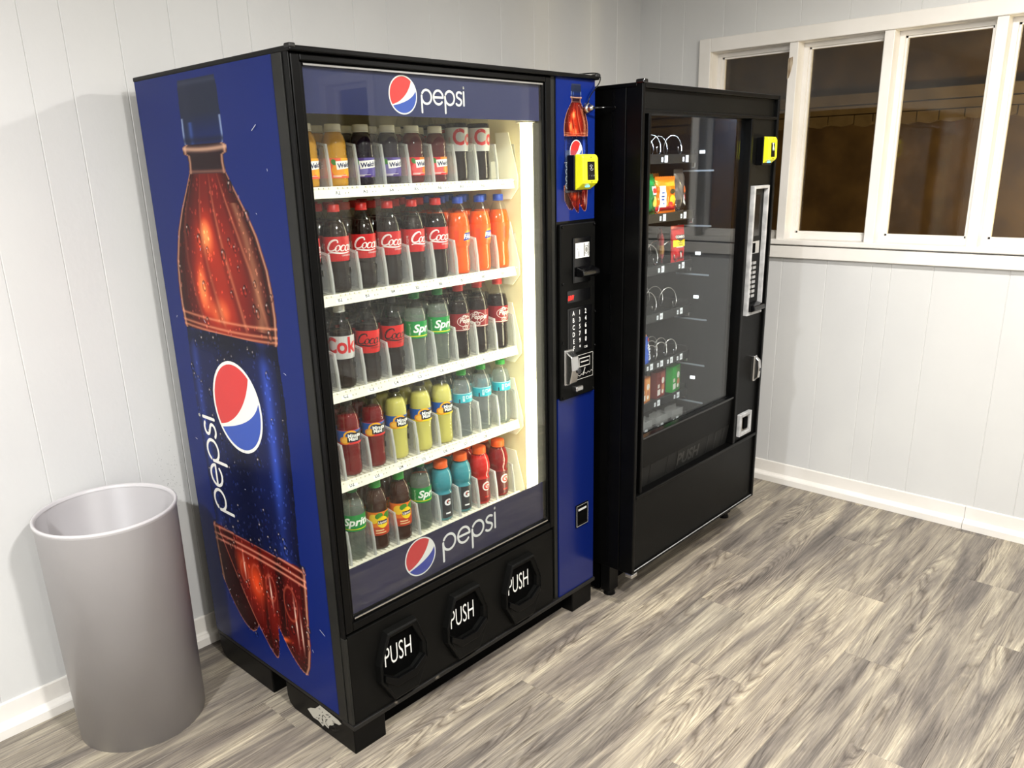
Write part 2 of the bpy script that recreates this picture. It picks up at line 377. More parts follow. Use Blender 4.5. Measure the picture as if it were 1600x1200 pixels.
def script_cola(cv, u, v, s, c, word='Coca'):
    """flowing script lettering made of slanted pen strokes"""
    sh = 0.32; T = lambda P: [(u + s * (x + sh * y), v + s * y) for (x, y) in P]
    tp = lambda t: 0.55 + 0.75 * math.sin(PI * t)
    def o_(x, top=.46): cv.stroke(T(arc(x + .17, .23, .23, 60, 425, 20, .72)), s * .085, c, True, lambda t: 0.6 + .7 * abs(math.cos(PI * 2 * t + .5)))
    def C_(x):
        cv.stroke(T(bez((x + .62, .72), (x + .60, 1.0), (x + .02, 1.02), (x - .02, .38), 14) + bez((x - .02, .38), (x - .02, -.10), (x + .45, -.06), (x + .62, .22), 12)[1:]), s * .12, c, True, tp)
    def c_(x): cv.stroke(T(arc(x + .17, .23, .23, 50, 310, 16, .75)), s * .09, c, True, tp)
    def a_(x):
        o_(x); cv.stroke(T(bez((x + .36, .46), (x + .32, .1), (x + .32, -.04), (x + .46, .08), 8)), s * .09, c, True)
    def l_(x): cv.stroke(T(bez((x + .10, .0), (x - .02, .3), (x + .30, 1.1), (x + .22, .95), 10)), s * .08, c, True)
    C_(0); o_(.58); c_(.98); a_(1.34)
    if len(word) > 4:
        C_(1.98); o_(2.56); l_(2.96); a_(3.10)
    cv.stroke(T(bez((.12, -.16), (.5, .02), (1.0, -.32), (1.75, -.12), 14)), s * .10, c, True, tp)

# ------------------------------------------------------------------ room shell
XR = 2.65; YW = 0.87; XL = -3.2; YF = -4.6
def wall_strip(axis, const, a, b, grooves, z0, z1, out, mb, d=0.0022, wg=0.0045):
    """grooved panel wall: profile along the wall, v-grooves pressed in; out = direction of the room"""
    pts = [a]; prof = [(a, 0)]
    for g in sorted(grooves):
        if g - wg > a and g + wg < b: prof += [(g - wg / 2, 0), (g, d), (g + wg / 2, 0)]
    prof.append((b, 0)); vs = []; fs = []
    for (t, dd) in prof:
        c = const - out * dd
        for z in (z0, z1): vs.append((t, c, z) if axis == 'x' else (c, t, z))
    for i in range(len(prof) - 1): fs.append((2 * i, 2 * i + 2, 2 * i + 3, 2 * i + 1))
    mb.add(vs, fs)
gx = [-3.05, -2.83, -2.68, -2.35, -2.1, -1.9, -1.6, -1.33, -1.21, -0.9, -0.62, -0.38, -0.225, -0.12, 0.03, 0.184, 0.344, 0.448, 0.603, 0.86, 1.01, 1.22, 1.38, 1.62, 1.83, 1.93, 2.24, 2.45]
mb = MB(); wall_strip('x', YW, XL, XR, gx, 0, CEIL, -1, mb)
mb.box(XL - .1, XR + .1, YW + 0.006, YW + 0.12, 0, CEIL)
tag(mb.build('wall_back', M['wall']), kind='structure')
cv = Canvas(); rq = random.Random(8)
for k_ in range(70): cv.ell(rq.gauss(-.028, .022), rq.gauss(.600, .075), .0009, .0013, (150, 152, 150), 6)
tag(cv.build('wall_scuff', lambda u, v, h: (u, YW - .0006, v), None), kind='structure')
# right wall with window openings
WIN = (-1.13 - 0.402 * 1 - .0, 0.46)     # first window opening in y
W1 = (-1.574, 0.46); W2 = (-3.52, -3.04); WZ = (1.21, 2.06); W2Z = (0.95, 2.16)
gy = [-4.3, -4.1, -3.8, -3.62, -3.3, -2.9, -2.66, -2.4, -2.2, -1.98, -1.75, -1.52, -1.37, -1.05, -0.9, -0.62, -0.45, -0.37, -0.17, 0.042, 0.25, 0.41, 0.62, 0.75]
mb = MB()
for (a, b, z0, z1) in [(YF, W2[0], 0, CEIL), (W2[0], W2[1], 0, W2Z[0]), (W2[0], W2[1], W2Z[1], CEIL), (W2[1], W1[0], 0, CEIL), (W1[0], W1[1], 0, WZ[0]), (W1[0], W1[1], WZ[1], CEIL), (W1[1], YW, 0, CEIL)]:
    wall_strip('y', XR, a, b, gy, z0, z1, -1, mb)
    mb.box(XR + .006, XR + .12, a, b, z0, z1)
tag(mb.build('wall_right', M['wall']), kind='structure')
mb = MB(); wall_strip('y', XL, YF, YW, [y * .21 - 4.4 for y in range(24)], 0, CEIL, 1, mb); mb.box(XL - .12, XL - .006, YF, YW, 0, CEIL)
tag(mb.build('wall_left', M['wall']), kind='structure')
mb = MB(); mb.box(XL - .1, XR + .1, YF - .12, YF, 0, CEIL); tag(mb.build('wall_front', M['wall']), kind='structure')
mb = MB(); mb.box(XL - .1, XR + .12, YF - .1, YW + .12, CEIL, CEIL + .08); tag(mb.build('ceiling', M['ceil']), kind='structure')
# floor: real planks 178 mm wide, end joints where the photo shows them
def make_floor():
    PW = 0.178; PLN = 1.22; G = 0.0011; vs = []; fs = []; seeds = []
    ends = {0: 0.562, 1: 1.383, 2: 0.995, 3: 1.777, 4: 1.375, 5: 0.942, 6: 0.52}
    rnd = random.Random(3); r0 = int((0.90 + .123) / PW) + 1
    for row in range(-r0, 27):
        y1 = -0.123 - row * PW; y0 = y1 - PW
        off = ends.get(row, rnd.uniform(0, PLN)); x = off - PLN * 6
        while x < XR + .1:
            a, b = max(x, XL - .1), min(x + PLN, XR + .1); x += PLN
            if b - a < .01: continue
            c, d = max(y0, YF - .1), min(y1, YW + .1)
            if d - c < .005: continue
            n = len(vs); sd = (rnd.uniform(0, 40), rnd.uniform(0, 40), rnd.uniform(0, 9))
            vs += [(a + G, c + G, 0), (b - G, c + G, 0), (b - G, d - G, 0), (a + G, d - G, 0), (a, c, -.0012), (b, c, -.0012), (b, d, -.0012), (a, d, -.0012)]
            fs += [(n, n + 1, n + 2, n + 3), (n + 4, n + 5, n + 1, n), (n + 5, n + 6, n + 2, n + 1), (n + 6, n + 7, n + 3, n + 2), (n + 7, n + 4, n, n + 3)]
            seeds += [sd] * 8
    n = len(vs); vs += [(XL - .1, YF - .1, -.0016), (XR + .1, YF - .1, -.0016), (XR + .1, YW + .1, -.0016), (XL - .1, YW + .1, -.0016), (XL - .1, YF - .1, -.05), (XR + .1, YF - .1, -.05), (XR + .1, YW + .1, -.05), (XL - .1, YW + .1, -.05)]
    fs += [(n, n + 1, n + 2, n + 3), (n + 7, n + 6, n + 5, n + 4)]; seeds += [(0, 0, 0)] * 8
    me = bpy.data.meshes.new('floor'); me.from_pydata(vs, [], fs)
    at = me.attributes.new('seed', 'FLOAT_VECTOR', 'POINT'); at.data.foreach_set('vector', np.array(seeds, np.float32).ravel())
    me.materials.append(make_floor_mat()); o = bpy.data.objects.new('floor', me); COL.objects.link(o); tag(o, kind='structure')
make_floor()
# baseboards : flat board plus shoe moulding
def base_prof(s):  # distance from wall, height
    shoe = [(0, 0), (.028, 0), (.028, .012)] + [(.012 + .016 * math.cos(a), .026 + .012 * math.sin(a)) for a in (0.2, 0.7, 1.2, 1.57)] + [(.006, .044)]
    return shoe + [(.006, .098), (.004, .102), (0, .102)]
bp = base_prof(1)
mb = MB(); mb.prism([(YW - d, z) for d, z in bp], 'x', XL, XR - .028); tag(mb.build('baseboard_back', M['trim']), kind='structure')
mb = MB()
for (a, b) in ((YF, -0.8745), (-0.8725, YW - .012)): mb.prism([(XR - d, z) for d, z in bp[7:]] + [(XR, .03)], 'y', a, b) if 0 else mb.add([(XR - d, y, z) for y in (a, b) for d, z in bp], [tuple(range(len(bp))), tuple(range(2 * len(bp) - 1, len(bp) - 1, -1))] + [(i, len(bp) + i, len(bp) + (i + 1) % len(bp), (i + 1) % len(bp)) for i in range(len(bp))])
tag(mb.build('baseboard_right', M['trim']), kind='structure')
mb = MB(); mb.box(XL, XL + .02, YF, YW - .03, 0, .1); tag(mb.build('baseboard_left', M['trim']), kind='structure')

# window 1: long strip window, casing, mullions, sashes, panes
def window(name, y0, y1, z0, z1, mull, cas=.06):
    wn = empty(name, (XR, (y0 + y1) / 2, z0)); tag(wn, kind='structure')
    c = MB(); t = .022
    c.box(XR - t, XR + .004, y1, y1 + cas, z0, z1 + cas); c.box(XR - t, XR + .004, y0 - cas, y0, z0, z1 + cas)
    c.box(XR - t, XR + .004, y0 - .0, y1, z1, z1 + cas)
    c.build('casing', M['trim'], wn, bevel=.003)
    r = MB(); D = .11   # reveal lining
    r.box(XR, XR + D, y1 - .001, y1 + .015, z0, z1 + .01); r.box(XR, XR + D, y0 - .015, y0 + .001, z0, z1 + .01)
    r.box(XR, XR + D, y0, y1, z1 - .001, z1 + .014); r.box(XR, XR + D, y0, y1, z0 - .012, z0 + .001)
    r.build('reveal', M['trim'], wn)
    s = MB(); s.box(XR - .032, XR + .004, y0 - cas, y1 + cas, z0 - .022, z0 + .001)
    s.build('sill', M['trim'], wn, bevel=.004)
    s = MB(); s.box(XR - .024, XR + .004, y0 - cas, y1 + cas, z0 - .083, z0 - .028)
    s.build('apron', M['trim'], wn, bevel=.003)
    for m_ in mull:
        mm = MB(); mm.box(XR - .012, XR + .09, m_ - .02, m_ + .02, z0, z1); mm.build('mullion', M['trim'], wn, bevel=.002)
    edges = [y0] + sorted(m_ for m_ in mull) + [y1]
    for a, b in zip(edges[:-1], edges[1:]):
        a2 = a + (.02 if a != y0 else 0); b2 = b - (.02 if b != y1 else 0)
        q = MB(); x0, x1 = XR + .055, XR + .088; e = .020
        q.box(x0, x1, a2, a2 + e, z0, z1); q.box(x0, x1, b2 - e, b2, z0, z1); q.box(x0, x1, a2 + e, b2 - e, z1 - e, z1); q.box(x0, x1, a2 + e, b2 - e, z0, z0 + e + .006)
        # glazing stop stepping down to the glass
        e2 = e + .008
        q.box(x0 + .012, x1, a2 + e, a2 + e2, z0 + e, z1 - e); q.box(x0 + .012, x1, b2 - e2, b2 - e, z0 + e, z1 - e); q.box(x0 + .012, x1, a2 + e, b2 - e, z1 - e2, z1 - e); q.box(x0 + .012, x1, a2 + e, b2 - e, z0 + e, z0 + e2 + .006)
        sh = q.build('sash', M['trim'], wn)
        g = MB(); g.box(XR + .078, XR + .082, a2 + e, b2 - e, z0 + e, z1 - e); g.build('pane', M['pane'], sh)
    return wn
win = window('window_1', W1[0], W1[1], WZ[0], WZ[1], [0.057, -0.345, -0.749, -1.152])
window('window_2', W2[0], W2[1], W2Z[0], W2Z[1], [], .07)
# chipped paint with bare wood on the first mullion
mb = MB(); yc, zc = 0.0745, 1.955
pts = [(yc + .004, zc + .040), (yc - .016, zc + .046), (yc - .018, zc + .018), (yc - .012, zc - .012), (yc - .003, zc - .040), (yc + .004, zc - .045)]
mb.prism(pts, 'x', XR - .0135, XR - .0118); mb.build('paint_chip', noisy('bare_wood', rgb(205, 190, 165), rgb(120, 98, 72), .8, 60, stretch=(1, 1, .3)), win)

# outside: neighbour's brown wall with boarded eave and a row of shakes, seen through the dark panes
NX = 4.2
ext = noisy('brown_siding', rgb(112, 86, 50), rgb(84, 62, 36), .9, 6, 0.5, 60)
ext2 = noisy('tan_shakes', rgb(142, 118, 80), rgb(120, 98, 64), .9, 8, 0.5, 60)
nb = empty('neighbour_wall', (NX, -1, 0)); tag(nb, kind='structure')
mb = MB(); mb.box(NX + .05, NX + .15, -6, 3, -.3, 3.2); mb.build('siding', ext, nb)
mb = MB(); mb.box(NX - .01, NX + .05, -6, 3, 1.875, 1.935); mb.box(NX + .01, NX + .05, -6, 3, 1.82, 1.868); mb.build('eave_board', ext2, nb)
mb = MB(); y = -6.0; rs = random.Random(5)
while y < 3:
    wv = rs.uniform(.10, .16); d = rs.uniform(-.008, .008)
    mb.prism([(y + .003, 1.815), (y + .003, 1.765 + d), (y + wv * .5, 1.752 + d), (y + wv - .003, 1.763 + d), (y + wv - .003, 1.815)], 'x', NX, NX + .05); y += wv
mb.build('shake_row', ext2, nb)
mb = MB(); mb.box(XR + .2, NX + .2, -6, 3, -.35, -.3); tag(mb.build('outside_ground', ext, None), kind='structure')

# ceiling lamps (above the frame)
for i, (lx, ly, lw, lw2, lc) in enumerate(LAMPS):
    place = ['in front of the snack machine', 'over the open floor facing the drink machine', 'nearest the back left wall', 'farthest back along the window wall', 'in the rear middle of the room'][i]
    lamp = empty('ceiling_light', (lx, ly, CEIL), 'round flush ceiling lamp with white rim, ' + place, 'lamp', 'round ceiling lamps of the room')
    mb = MB(); mb.lathe([(.11, 0), (.115, -.03), (.10, -.045), (.095, -.04)], lx, ly, CEIL, 32); mb.build('rim', M['trim'], lamp)
    mb = MB(); mb.lathe([(.095, -.040), (.08, -.052), (.04, -.060), (.001, -.062)], lx, ly, CEIL, 32); mb.build('diffuser', M['lamp'], lamp)

# ------------------------------------------------------------------ bottle artwork (printed graphic on the drink machine)
def s2l(a):
    a = np.clip(a, 0, 255) / 255.0
    return np.where(a <= 0.04045, a / 12.92, ((a + 0.055) / 1.055) ** 2.4)
def bottle_art(S, Z, seed=1, drops=520, full=True):
    """S: across, -1..1 = widest half width; Z: metres on the large print (0.16..1.80). returns sRGB colours and coverage"""
    zt = np.array([.155, .20, .26, .34, .45, .520, .528, .54, .80, 1.0, 1.13, 1.148, 1.155, 1.19, 1.22, 1.28, 1.34, 1.42, 1.48, 1.53, 1.575, 1.60, 1.618, 1.622, 1.640, 1.644, 1.66, 1.78, 1.800])
    wt = np.array([.20, .225, .238, .243, .252, .255, .250, .232, .243, .248, .240, .240, .246, .250, .253, .250, .240, .208, .170, .130, .096, .092, .094, .113, .113, .100, .104, .099, .094]) / .253
    H, Wd = S.shape; hw = np.interp(Z, zt, wt); t = S / hw
    slant = 0.018 * S; inside = (np.abs(t) < 1) & (Z < 1.801) & (Z > .15)
    # three foot lobes
    lob = np.full_like(S, 9.0)
    l0 = .196 + np.where(S < -.37, .15 * (np.abs(S + .37) / .60) ** 1.8, .10 * (np.abs(S + .37) / .30) ** 2)
    l1 = .156 + np.where(S < .16, .25 * (np.abs(S - .16) / .80) ** 1.35, .14 * (np.abs(S - .16) / .13) ** 2.6)
    l2 = .168 + np.where(S < .78, .13 * (np.abs(S - .78) / .54) ** 1.7, .15 * (np.abs(S - .78) / .20) ** 3.0)
    lob = np.minimum(np.minimum(l0, l1), l2)
    inside &= Z > lob
    bg = np.zeros((H, Wd, 3)); bg[:] = (11, 31, 98); out = bg.copy()
    def g(x, c_, s_): return np.exp(-((x - c_) / s_) ** 2)
    def mixm(a, b, k): return a * (1 - k[..., None]) + np.array(b, float) * k[..., None]
    at = np.abs(t)
    # ---- liquid regions
    red = np.zeros((H, Wd, 3)); red[:] = (98, 20, 14)
    red = mixm(red, (48, 10, 8), np.clip((at - .42) / .4, 0, 1) * .85)
    flow = t * 1.0 + .35 * np.sin((Z - 1.1) * 3.2)
    ribs = .5 + .5 * np.cos(flow * 14 + (Z - 1.2) * 5.5)
    ph = (Z - 1.15) / .42
    hot = g(t, -.28, .20) * g(Z, 1.42, .05) + g(t, -.45, .13) * g(Z, 1.27, .07) * .9 + g(t, -.1, .30) * g(Z, 1.205, .05) * .8 + g(t, -.05, .5) * g(Z, 1.34, .13) * .55
    hot2 = g(t, -.15, .32) * g(Z, .40, .10) * .9 + g(t, -.5, .12) * g(Z, .43, .05) + g(t, .30, .2) * g(Z, .30, .08) * .55
    hotv = np.where(Z > .8, hot, hot2)
    red = mixm(red, (214, 58, 26), np.clip(hotv, 0, 1) * .9)
    red = mixm(red, (255, 150, 84), np.clip(hotv - .62, 0, 1) * 1.5)
    rb = np.clip((1.165 - 0.0 - Z) * -60, 0, 1) * np.clip((1.60 - Z) * 10, 0, 1)
    red = mixm(red, (58, 10, 8), (ribs ** 4) * .42 * rb)
    red = mixm(red, (226, 142, 100), (np.clip(np.roll(ribs, 3, axis=1), 0, 1) ** 20) * .50 * rb * (.35 + .65 * g(t, .35, .6)))
    # vertical ribs and petals in the base
    low = (Z < .53)
    red = mixm(red, (84, 14, 12), low * .75)
    red = mixm(red, (26, 6, 7), low * np.clip(g(t, .45, .10) * .8 + g(t, -.62, .12) * .7 + g(t, .06, .05) * .6, 0, 1))
    red = mixm(red, (236, 74, 30), low * np.clip(g(S, -.10, .16) * g(Z, .385, .055) + .5 * g(S, -.38, .10) * g(Z, .43, .04), 0, 1) * .95)
    for c_, z_, hh in ((-.345, .425, .040), (.215, .385, .045), (.70, .335, .070), (.80, .300, .060)):
        red = mixm(red, (246, 214, 190), low * g(S, c_ + .10 * (z_ - Z), .016) * g(Z, z_, hh) * .95)
    for c_, zc, rr in ((-.36, .405, .085), (-.08, .405, .105), (.22, .400, .10), (.62, .385, .13)):
        dd = np.sqrt((S - c_) ** 2 + ((Z - zc) / .42) ** 2); red = mixm(red, (196, 92, 66), low * g(dd, rr, .012) * (Z > zc - .06) * .55)
    for c_ in (-.46, -.26, -.02, .12, .34, .50, .88):
        red = mixm(red, (150, 60, 44), low * g(S, c_ + .25 * (Z - .4), .008) * g(Z, .34, .07) * .6)
    red = mixm(red, (34, 5, 6), (Z < np.minimum(l1, .5)) * (S < .2) * low * .8)
    red = mixm(red, (206, 120, 96), g(Z - l1, .0, .004) * (S < .15) * low * .8)
    red = mixm(red, (255, 110, 50), g(Z, .245 + .06 * (S - .4), .009) * g(S, .40, .11) * .95)
    red = mixm(red, (22, 5, 6), np.clip((.26 - Z) / .1, 0, 1) * .6); red = mixm(red, (40, 6, 8), (S < -.5) * (Z < .36) * .3)
    # rims of light on the plastic outline
    red = mixm(red, (196, 150, 120), g(at, .965, .022) * .85); red = mixm(red, (30, 10, 8), g(at, .90, .035) * .6)
    red = mixm(red, (176, 128, 92), g(t, .72, .10) * (Z > 1.18) * (Z < 1.50) * .55)
    edge_b = np.abs(Z - lob); red = mixm(red, (210, 150, 120), np.clip(1 - edge_b / .007, 0, 1) * .8 * low)
    for zc in (1.163, 1.186, 1.150): red = mixm(red, (226, 150, 110), g(Z, zc + .01 * t * t, .0035) * .7)
    for zc in (.522, .497, .478): red = mixm(red, (240, 160, 130), g(Z, zc - .008 * t * t, .004) * .75)
    # neck
    nk = (Z > 1.572) & (Z < 1.645); neck = np.zeros((H, Wd, 3)); neck[:] = (34, 18, 22)
    neck = mixm(neck, (190, 140, 110), g(at, .90, .06) * .85); neck = mixm(neck, (214, 170, 140), g(Z, 1.632 + .004 * t * t, .006) * .8); neck = mixm(neck, (160, 110, 90), g(Z, 1.578, .004) * .6)
    # cap
    cp = Z >= 1.645; cap = np.zeros((H, Wd, 3)); cap[:] = (26, 33, 52); kk = np.clip((1.72 - Z) / .06, 0, 1); cap = mixm(cap, (14, 30, 84), kk)
    cap = mixm(cap, (32, 38, 58), g(t, -.7, .3) * .6); cap = mixm(cap, (170, 190, 225), g(at, .95, .05) * (Z < 1.71) * .7); cap = mixm(cap, (60, 90, 170), g(t, -.55, .1) * (Z < 1.70) * .6)
    cap = mixm(cap, (20, 24, 44), g(Z, 1.655, .008) * .7); cap = mixm(cap, (60, 64, 84), g(Z, 1.792, .006) * .5)
    # label
    lb = (Z > .528 - .008 * (1 - t * t)) & (Z < 1.149); lab = np.zeros((H, Wd, 3)); lab[:] = (15, 24, 66)
    lab = mixm(lab, (6, 10, 30), np.clip(g(t, -.05, .28) * .75 + g(t, 1.0, .10), 0, 1)); lab = mixm(lab, (48, 76, 176), g(t, .68, .10) * .8 * np.clip(1.2 - np.abs(Z - .9) * 1.6, 0, 1)); lab = mixm(lab, (44, 66, 150), g(t, -.86, .08) * .6)
    lab = mixm(lab, (10, 16, 48), g(Z, .62, .09) * .45); lab = mixm(lab, (5, 8, 24), g(Z, 1.13, .03) * .7)
    for k_, a_ in ((red, inside), (neck, inside & nk), (cap, inside & cp), (lab, inside & lb)): out = np.where(a_[..., None], k_, out)
    # condensation
    rnd = np.random.RandomState(seed); us = S[0]; zs = Z[:, 0]
    du = abs(us[1] - us[0]); dz = abs(zs[1] - zs[0])
    for i in range(drops):
        z_ = rnd.uniform(.17, 1.56); big = rnd.rand() < .10; r_ = rnd.uniform(.009, .016) if big else rnd.uniform(.0020, .0045)
        t_ = rnd.uniform(-.98, 1.0); s_ = t_ * np.interp(z_, zt, wt)
        i0 = int((z_ - zs[0]) / (zs[1] - zs[0])); j0 = int((s_ - us[0]) / (us[1] - us[0])); ni = int(r_ / dz) + 2; nj = int(r_ * 4 / du) + 2
        a, b, c_, d = max(i0 - ni, 0), min(i0 + ni, H), max(j0 - nj, 0), min(j0 + nj, Wd)
        if a >= b or c_ >= d: continue
        ss = (S[a:b, c_:d] - s_) * .253; zz = Z[a:b, c_:d] - z_; rr = np.sqrt((ss * 1.25) ** 2 + (zz * (.9)) ** 2) / r_
        reg = out[a:b, c_:d]; ins = rr < 1
        if not np.any(inside[a:b, c_:d]): continue
        base = reg.mean(axis=(0, 1)); br = base * 1.5 + 20; dkc = base * .35
        if big:
            reg = mixm(reg, dkc, ins * np.clip(1.2 - np.abs(rr - .8) * 3, 0, 1) * .8); reg = mixm(reg, br, ins * g(zz / r_, -.5, .3) * g(ss / r_, .1, .4) * .9); reg = mixm(reg, (235, 215, 205), ins * g(zz / r_, .5, .18) * g(ss / r_, -.3, .2))
        else: reg = mixm(reg, br, ins * .75)
        out[a:b, c_:d] = reg
    return out
def art_panel(name, origin_pt, du_vec, dv_vec, nu, nv, S, Z, parent, mt, **kw):
    col = bottle_art(S, Z, **kw); colr = s2l(col)
    og = origin(parent); o_ = np.array(origin_pt) - np.array(og); a = np.array(du_vec); b = np.array(dv_vec)
    I, J = np.meshgrid(np.arange(nu + 1), np.arange(nv + 1))
    P = o_ + (I[..., None] / nu) * a + (J[..., None] / nv) * b
    P = P.reshape(-1, 3).astype(np.float32); base = (np.arange(nv)[:, None] * (nu + 1) + np.arange(nu)[None]).ravel()
    F = np.stack([base, base + 1, base + nu + 2, base + nu + 1], 1).astype(np.int32)
    me = bpy.data.meshes.new(name); me.vertices.add(len(P)); me.vertices.foreach_set('co', P.ravel())
    me.loops.add(F.size); me.loops.foreach_set('vertex_index', F.ravel()); me.polygons.add(len(F))
    me.polygons.foreach_set('loop_start', np.arange(0, F.size, 4, dtype=np.int32)); me.update(calc_edges=True)
    ca = me.color_attributes.new('print', 'FLOAT_COLOR', 'POINT'); cc = np.ones((len(P), 4), np.float32); cc[:, :3] = colr.reshape(-1, 3); ca.data.foreach_set('color', cc.ravel())
    me.materials.append(mt); o = bpy.data.objects.new(name, me); COL.objects.link(o); o.parent = parent; return o

# ------------------------------------------------------------------ drink machine
PW_, PD, PH = 1.106, 0.755, 1.83
dm = empty('drink_vending_machine', (0, 0, 0), 'large blue drink machine with lit glass front and giant bottle printed on its side', 'vending machine')
XI0, XI1 = 0.030, 0.884      # inside of the bottle cavity
mb = MB()   # steel cabinet around the cavity
mb.box(.004, XI0, .10, PD, .1, PH - .012); mb.box(XI1 + .03, PW_ - .004, .03, PD, .1, PH - .012)
mb.box(XI0, XI1 + .03, PD - .03, PD, .1, PH - .012); mb.box(XI0, XI1 + .03, .06, PD - .03, PH - .06, PH - .012); mb.box(XI0, XI1 + .03, .06, PD - .03, .1, .40)
mb.box(0, .004, .0, .05, .1, PH - .004); mb.box(PW_ - .004, PW_, .03, PD, .1, PH - .012)
mb.build('cabinet', M['black'], dm, bevel=.002)
mb = MB(); t = .004
mb.box(XI0, XI0 + t, .10, .64, .40, 1.77); mb.box(XI1 + .026, XI1 + .03, .05, .64, .40, 1.77); mb.box(XI0, XI1 + .03, .636, .64, .40, 1.77); mb.box(XI0, XI1 + .03, .06, .64, 1.766, 1.77); mb.box(XI0, XI1 + .03, .10, .64, .40, .404)
mb.box(XI1, XI1 + .006, .085, .60, .42, 1.766)
for z_ in (1.585, 1.33, 1.06, .80, .56): mb.cyl((XI1, .10, z_ - .02), (XI1 - .003, .10, z_ - .02), .006, 10)
mb.build('liner', M['liner'], dm)
mb = MB(); mb.box(-.002, PW_ + .002, -.012, PD + .004, PH - .012, PH)
mb.build('top_cover', M['black'], dm, bevel=.003)
for B_ in ((-.003, .014, -.014, .008, PH - .006, PH + .004), (PW_ - .022, PW_ + .004, -.015, .004, PH - .006, PH + .004)):
    mb = MB(); mb.box(*B_); mb.build('top_corner_cap', M['blackworn'], dm, bevel=.003)
# printed side panel
y0, y1, z0, z1 = .063, .752, .104, PH - .012
nu, nv = 270, 640
yy = np.linspace(y1, y0, nu + 1); zz = np.linspace(z0, z1, nv + 1); Y, Z = np.meshgrid(yy, zz)
mb = MB(); mb.box(-.0006, .005, y0 - .004, PD, z0 - .003, PH - .011); sp = mb.build('side_panel', M['black'], dm)
S = (.412 - Y) / .253
side_print = art_panel('bottle_print', (-.0012, y1, z0), (0, y0 - y1, 0), (0, 0, z1 - z0), nu, nv, S, Z, sp, painted('side_print', .26, 0.0, .14), drops=900)
fs_ = lambda u, v, h: (-.0016 - h, .412 - u, v)
cv = Canvas(); globe(cv, -.004, .945, .133, rot=0.0, sx=.98); cv.build('round_emblem', fs_, sp, rough=.3)
cv = Canvas(); wordmark(cv, .585, .150, .066, WHITE, f=lambda p: (-p[1] + .0, p[0])); cv.build('wordmark', fs_, sp, rough=.3)
cv = Canvas(); rr = random.Random(4)   # small scratches
for k in range(16):
    u, v = rr.uniform(-.32, .33), rr.uniform(.12, 1.80); a = rr.uniform(0, PI); l = rr.uniform(.002, .012)
    cv.stroke([(u, v), (u + l * math.cos(a), v + l * math.sin(a))], .0015, (190, 195, 205))
for (u, v, l) in ((.24, 1.665, .02), (.30, .36, .022)): cv.stroke([(u, v), (u + l, v + l * .6 * (1 if v > 1 else -.8))], .002, (176, 182, 196))
tag(cv.build('scratches', fs_, sp), kind='stuff')
# corner strips of the front left edge
mb = MB(); mb.box(-.003, .004, .022, .060, .1, PH - .012); mb.box(-.001, .006, -.001, .020, .1, .372); mb.build('corner_strip', noisy('grey_black_trim', rgb(26, 26, 24), rgb(32, 32, 29), .4, 10, spec=.25), dm, bevel=.001)

# door with glass
door = MB(); X0, X1, Z0, Z1 = .006, .885, .384, 1.816; GX0, GX1, GZ0, GZ1 = .040, .852, .420, 1.793
def frame(mb, X0, X1, Z0, Z1, a, b, c, d, yf, yb):
    mb.box(X0, a, yf, yb, Z0, Z1); mb.box(b, X1, yf, yb, Z0, Z1); mb.box(a, b, yf, yb, Z0, c); mb.box(a, b, yf, yb, d, Z1)
frame(door, X0, X1, Z0, Z1, GX0 - .010, GX1 + .010, GZ0 - .012, GZ1 + .008, 0.0, .045)
frame(door, GX0 - .010, GX1 + .010, GZ0 - .012, GZ1 + .008, GX0, GX1, GZ0, GZ1, .006, .045)
dr = door.build('glass_door', M['black'], dm, bevel=.003)
mb = MB(); mb.box(GX0 - .002, GX1 + .002, .010, .014, GZ0 - .002, GZ1 + .002); mb.build('glass_pane', M['glass'], dr)
for B_ in ((X1, X1 + .006, .01, .05, Z0, Z1), (.0, .02, .046, .09, .40, 1.8)):
    mb = MB(); mb.box(*B_); mb.build('gasket', M['blackmatte'], dr)
for z_ in (GZ0 - .004, GZ1):
    mb = MB(); mb.box(GX0, GX1, .0035, .0065, z_, z_ + .004); mb.build('glass_trim', M['chrome'], dr)
# printed header and footer behind the glass
hd = MB(); hd.box(GX0, GX1 - .004, .016, .019, 1.695, GZ1); hdo = hd.build('header_sign', M['navy'], dr)
fh = lambda u, v, h: (u, .0158 - h, v)
cv = Canvas(); globe(cv, .331, 1.745, .0455); cv.build('header_emblem', fh, hdo, rough=.5)
cv = Canvas(); wordmark(cv, .392, 1.727, .033, WHITE, wd=.0055); cv.build('header_wordmark', fh, hdo, rough=.5)
ft = MB(); ft.box(GX0, GX1 - .002, .022, .026, GZ0 - .002, .553); fto = ft.build('footer_sign', M['navyfoot'], dr)
ff = lambda u, v, h: (u, .0218 - h, v)
cv = Canvas(); globe(cv, .298, .495, .059, white=(206, 206, 204), red=(176, 46, 50), blu=(46, 58, 140)); cv.build('footer_emblem', ff, fto, rough=.4)
cv = Canvas(); wordmark(cv, .388, .474, .050, (206, 206, 206), wd=.0075); cv.build('footer_wordmark', ff, fto, rough=.4)
# vertical lamp inside the door edge
mb = MB(); mb.cyl((.838, .058, .455), (.838, .058, 1.690), .0185, 20); mb.build('tube_lamp', M['tube'], dm)
mb = MB(); mb.box(.866, .872, .03, .10, .42, 1.75); mb.build('door_jamb', mat('jamb_grey', rgb(34, 32, 28), .7, spec=.2), dm)
for z_ in (1.692, .435):
    mb = MB(); mb.box(.815, .865, .035, .080, z_, z_ + .018); mb.build('lamp_socket', M['shelf'], dm)

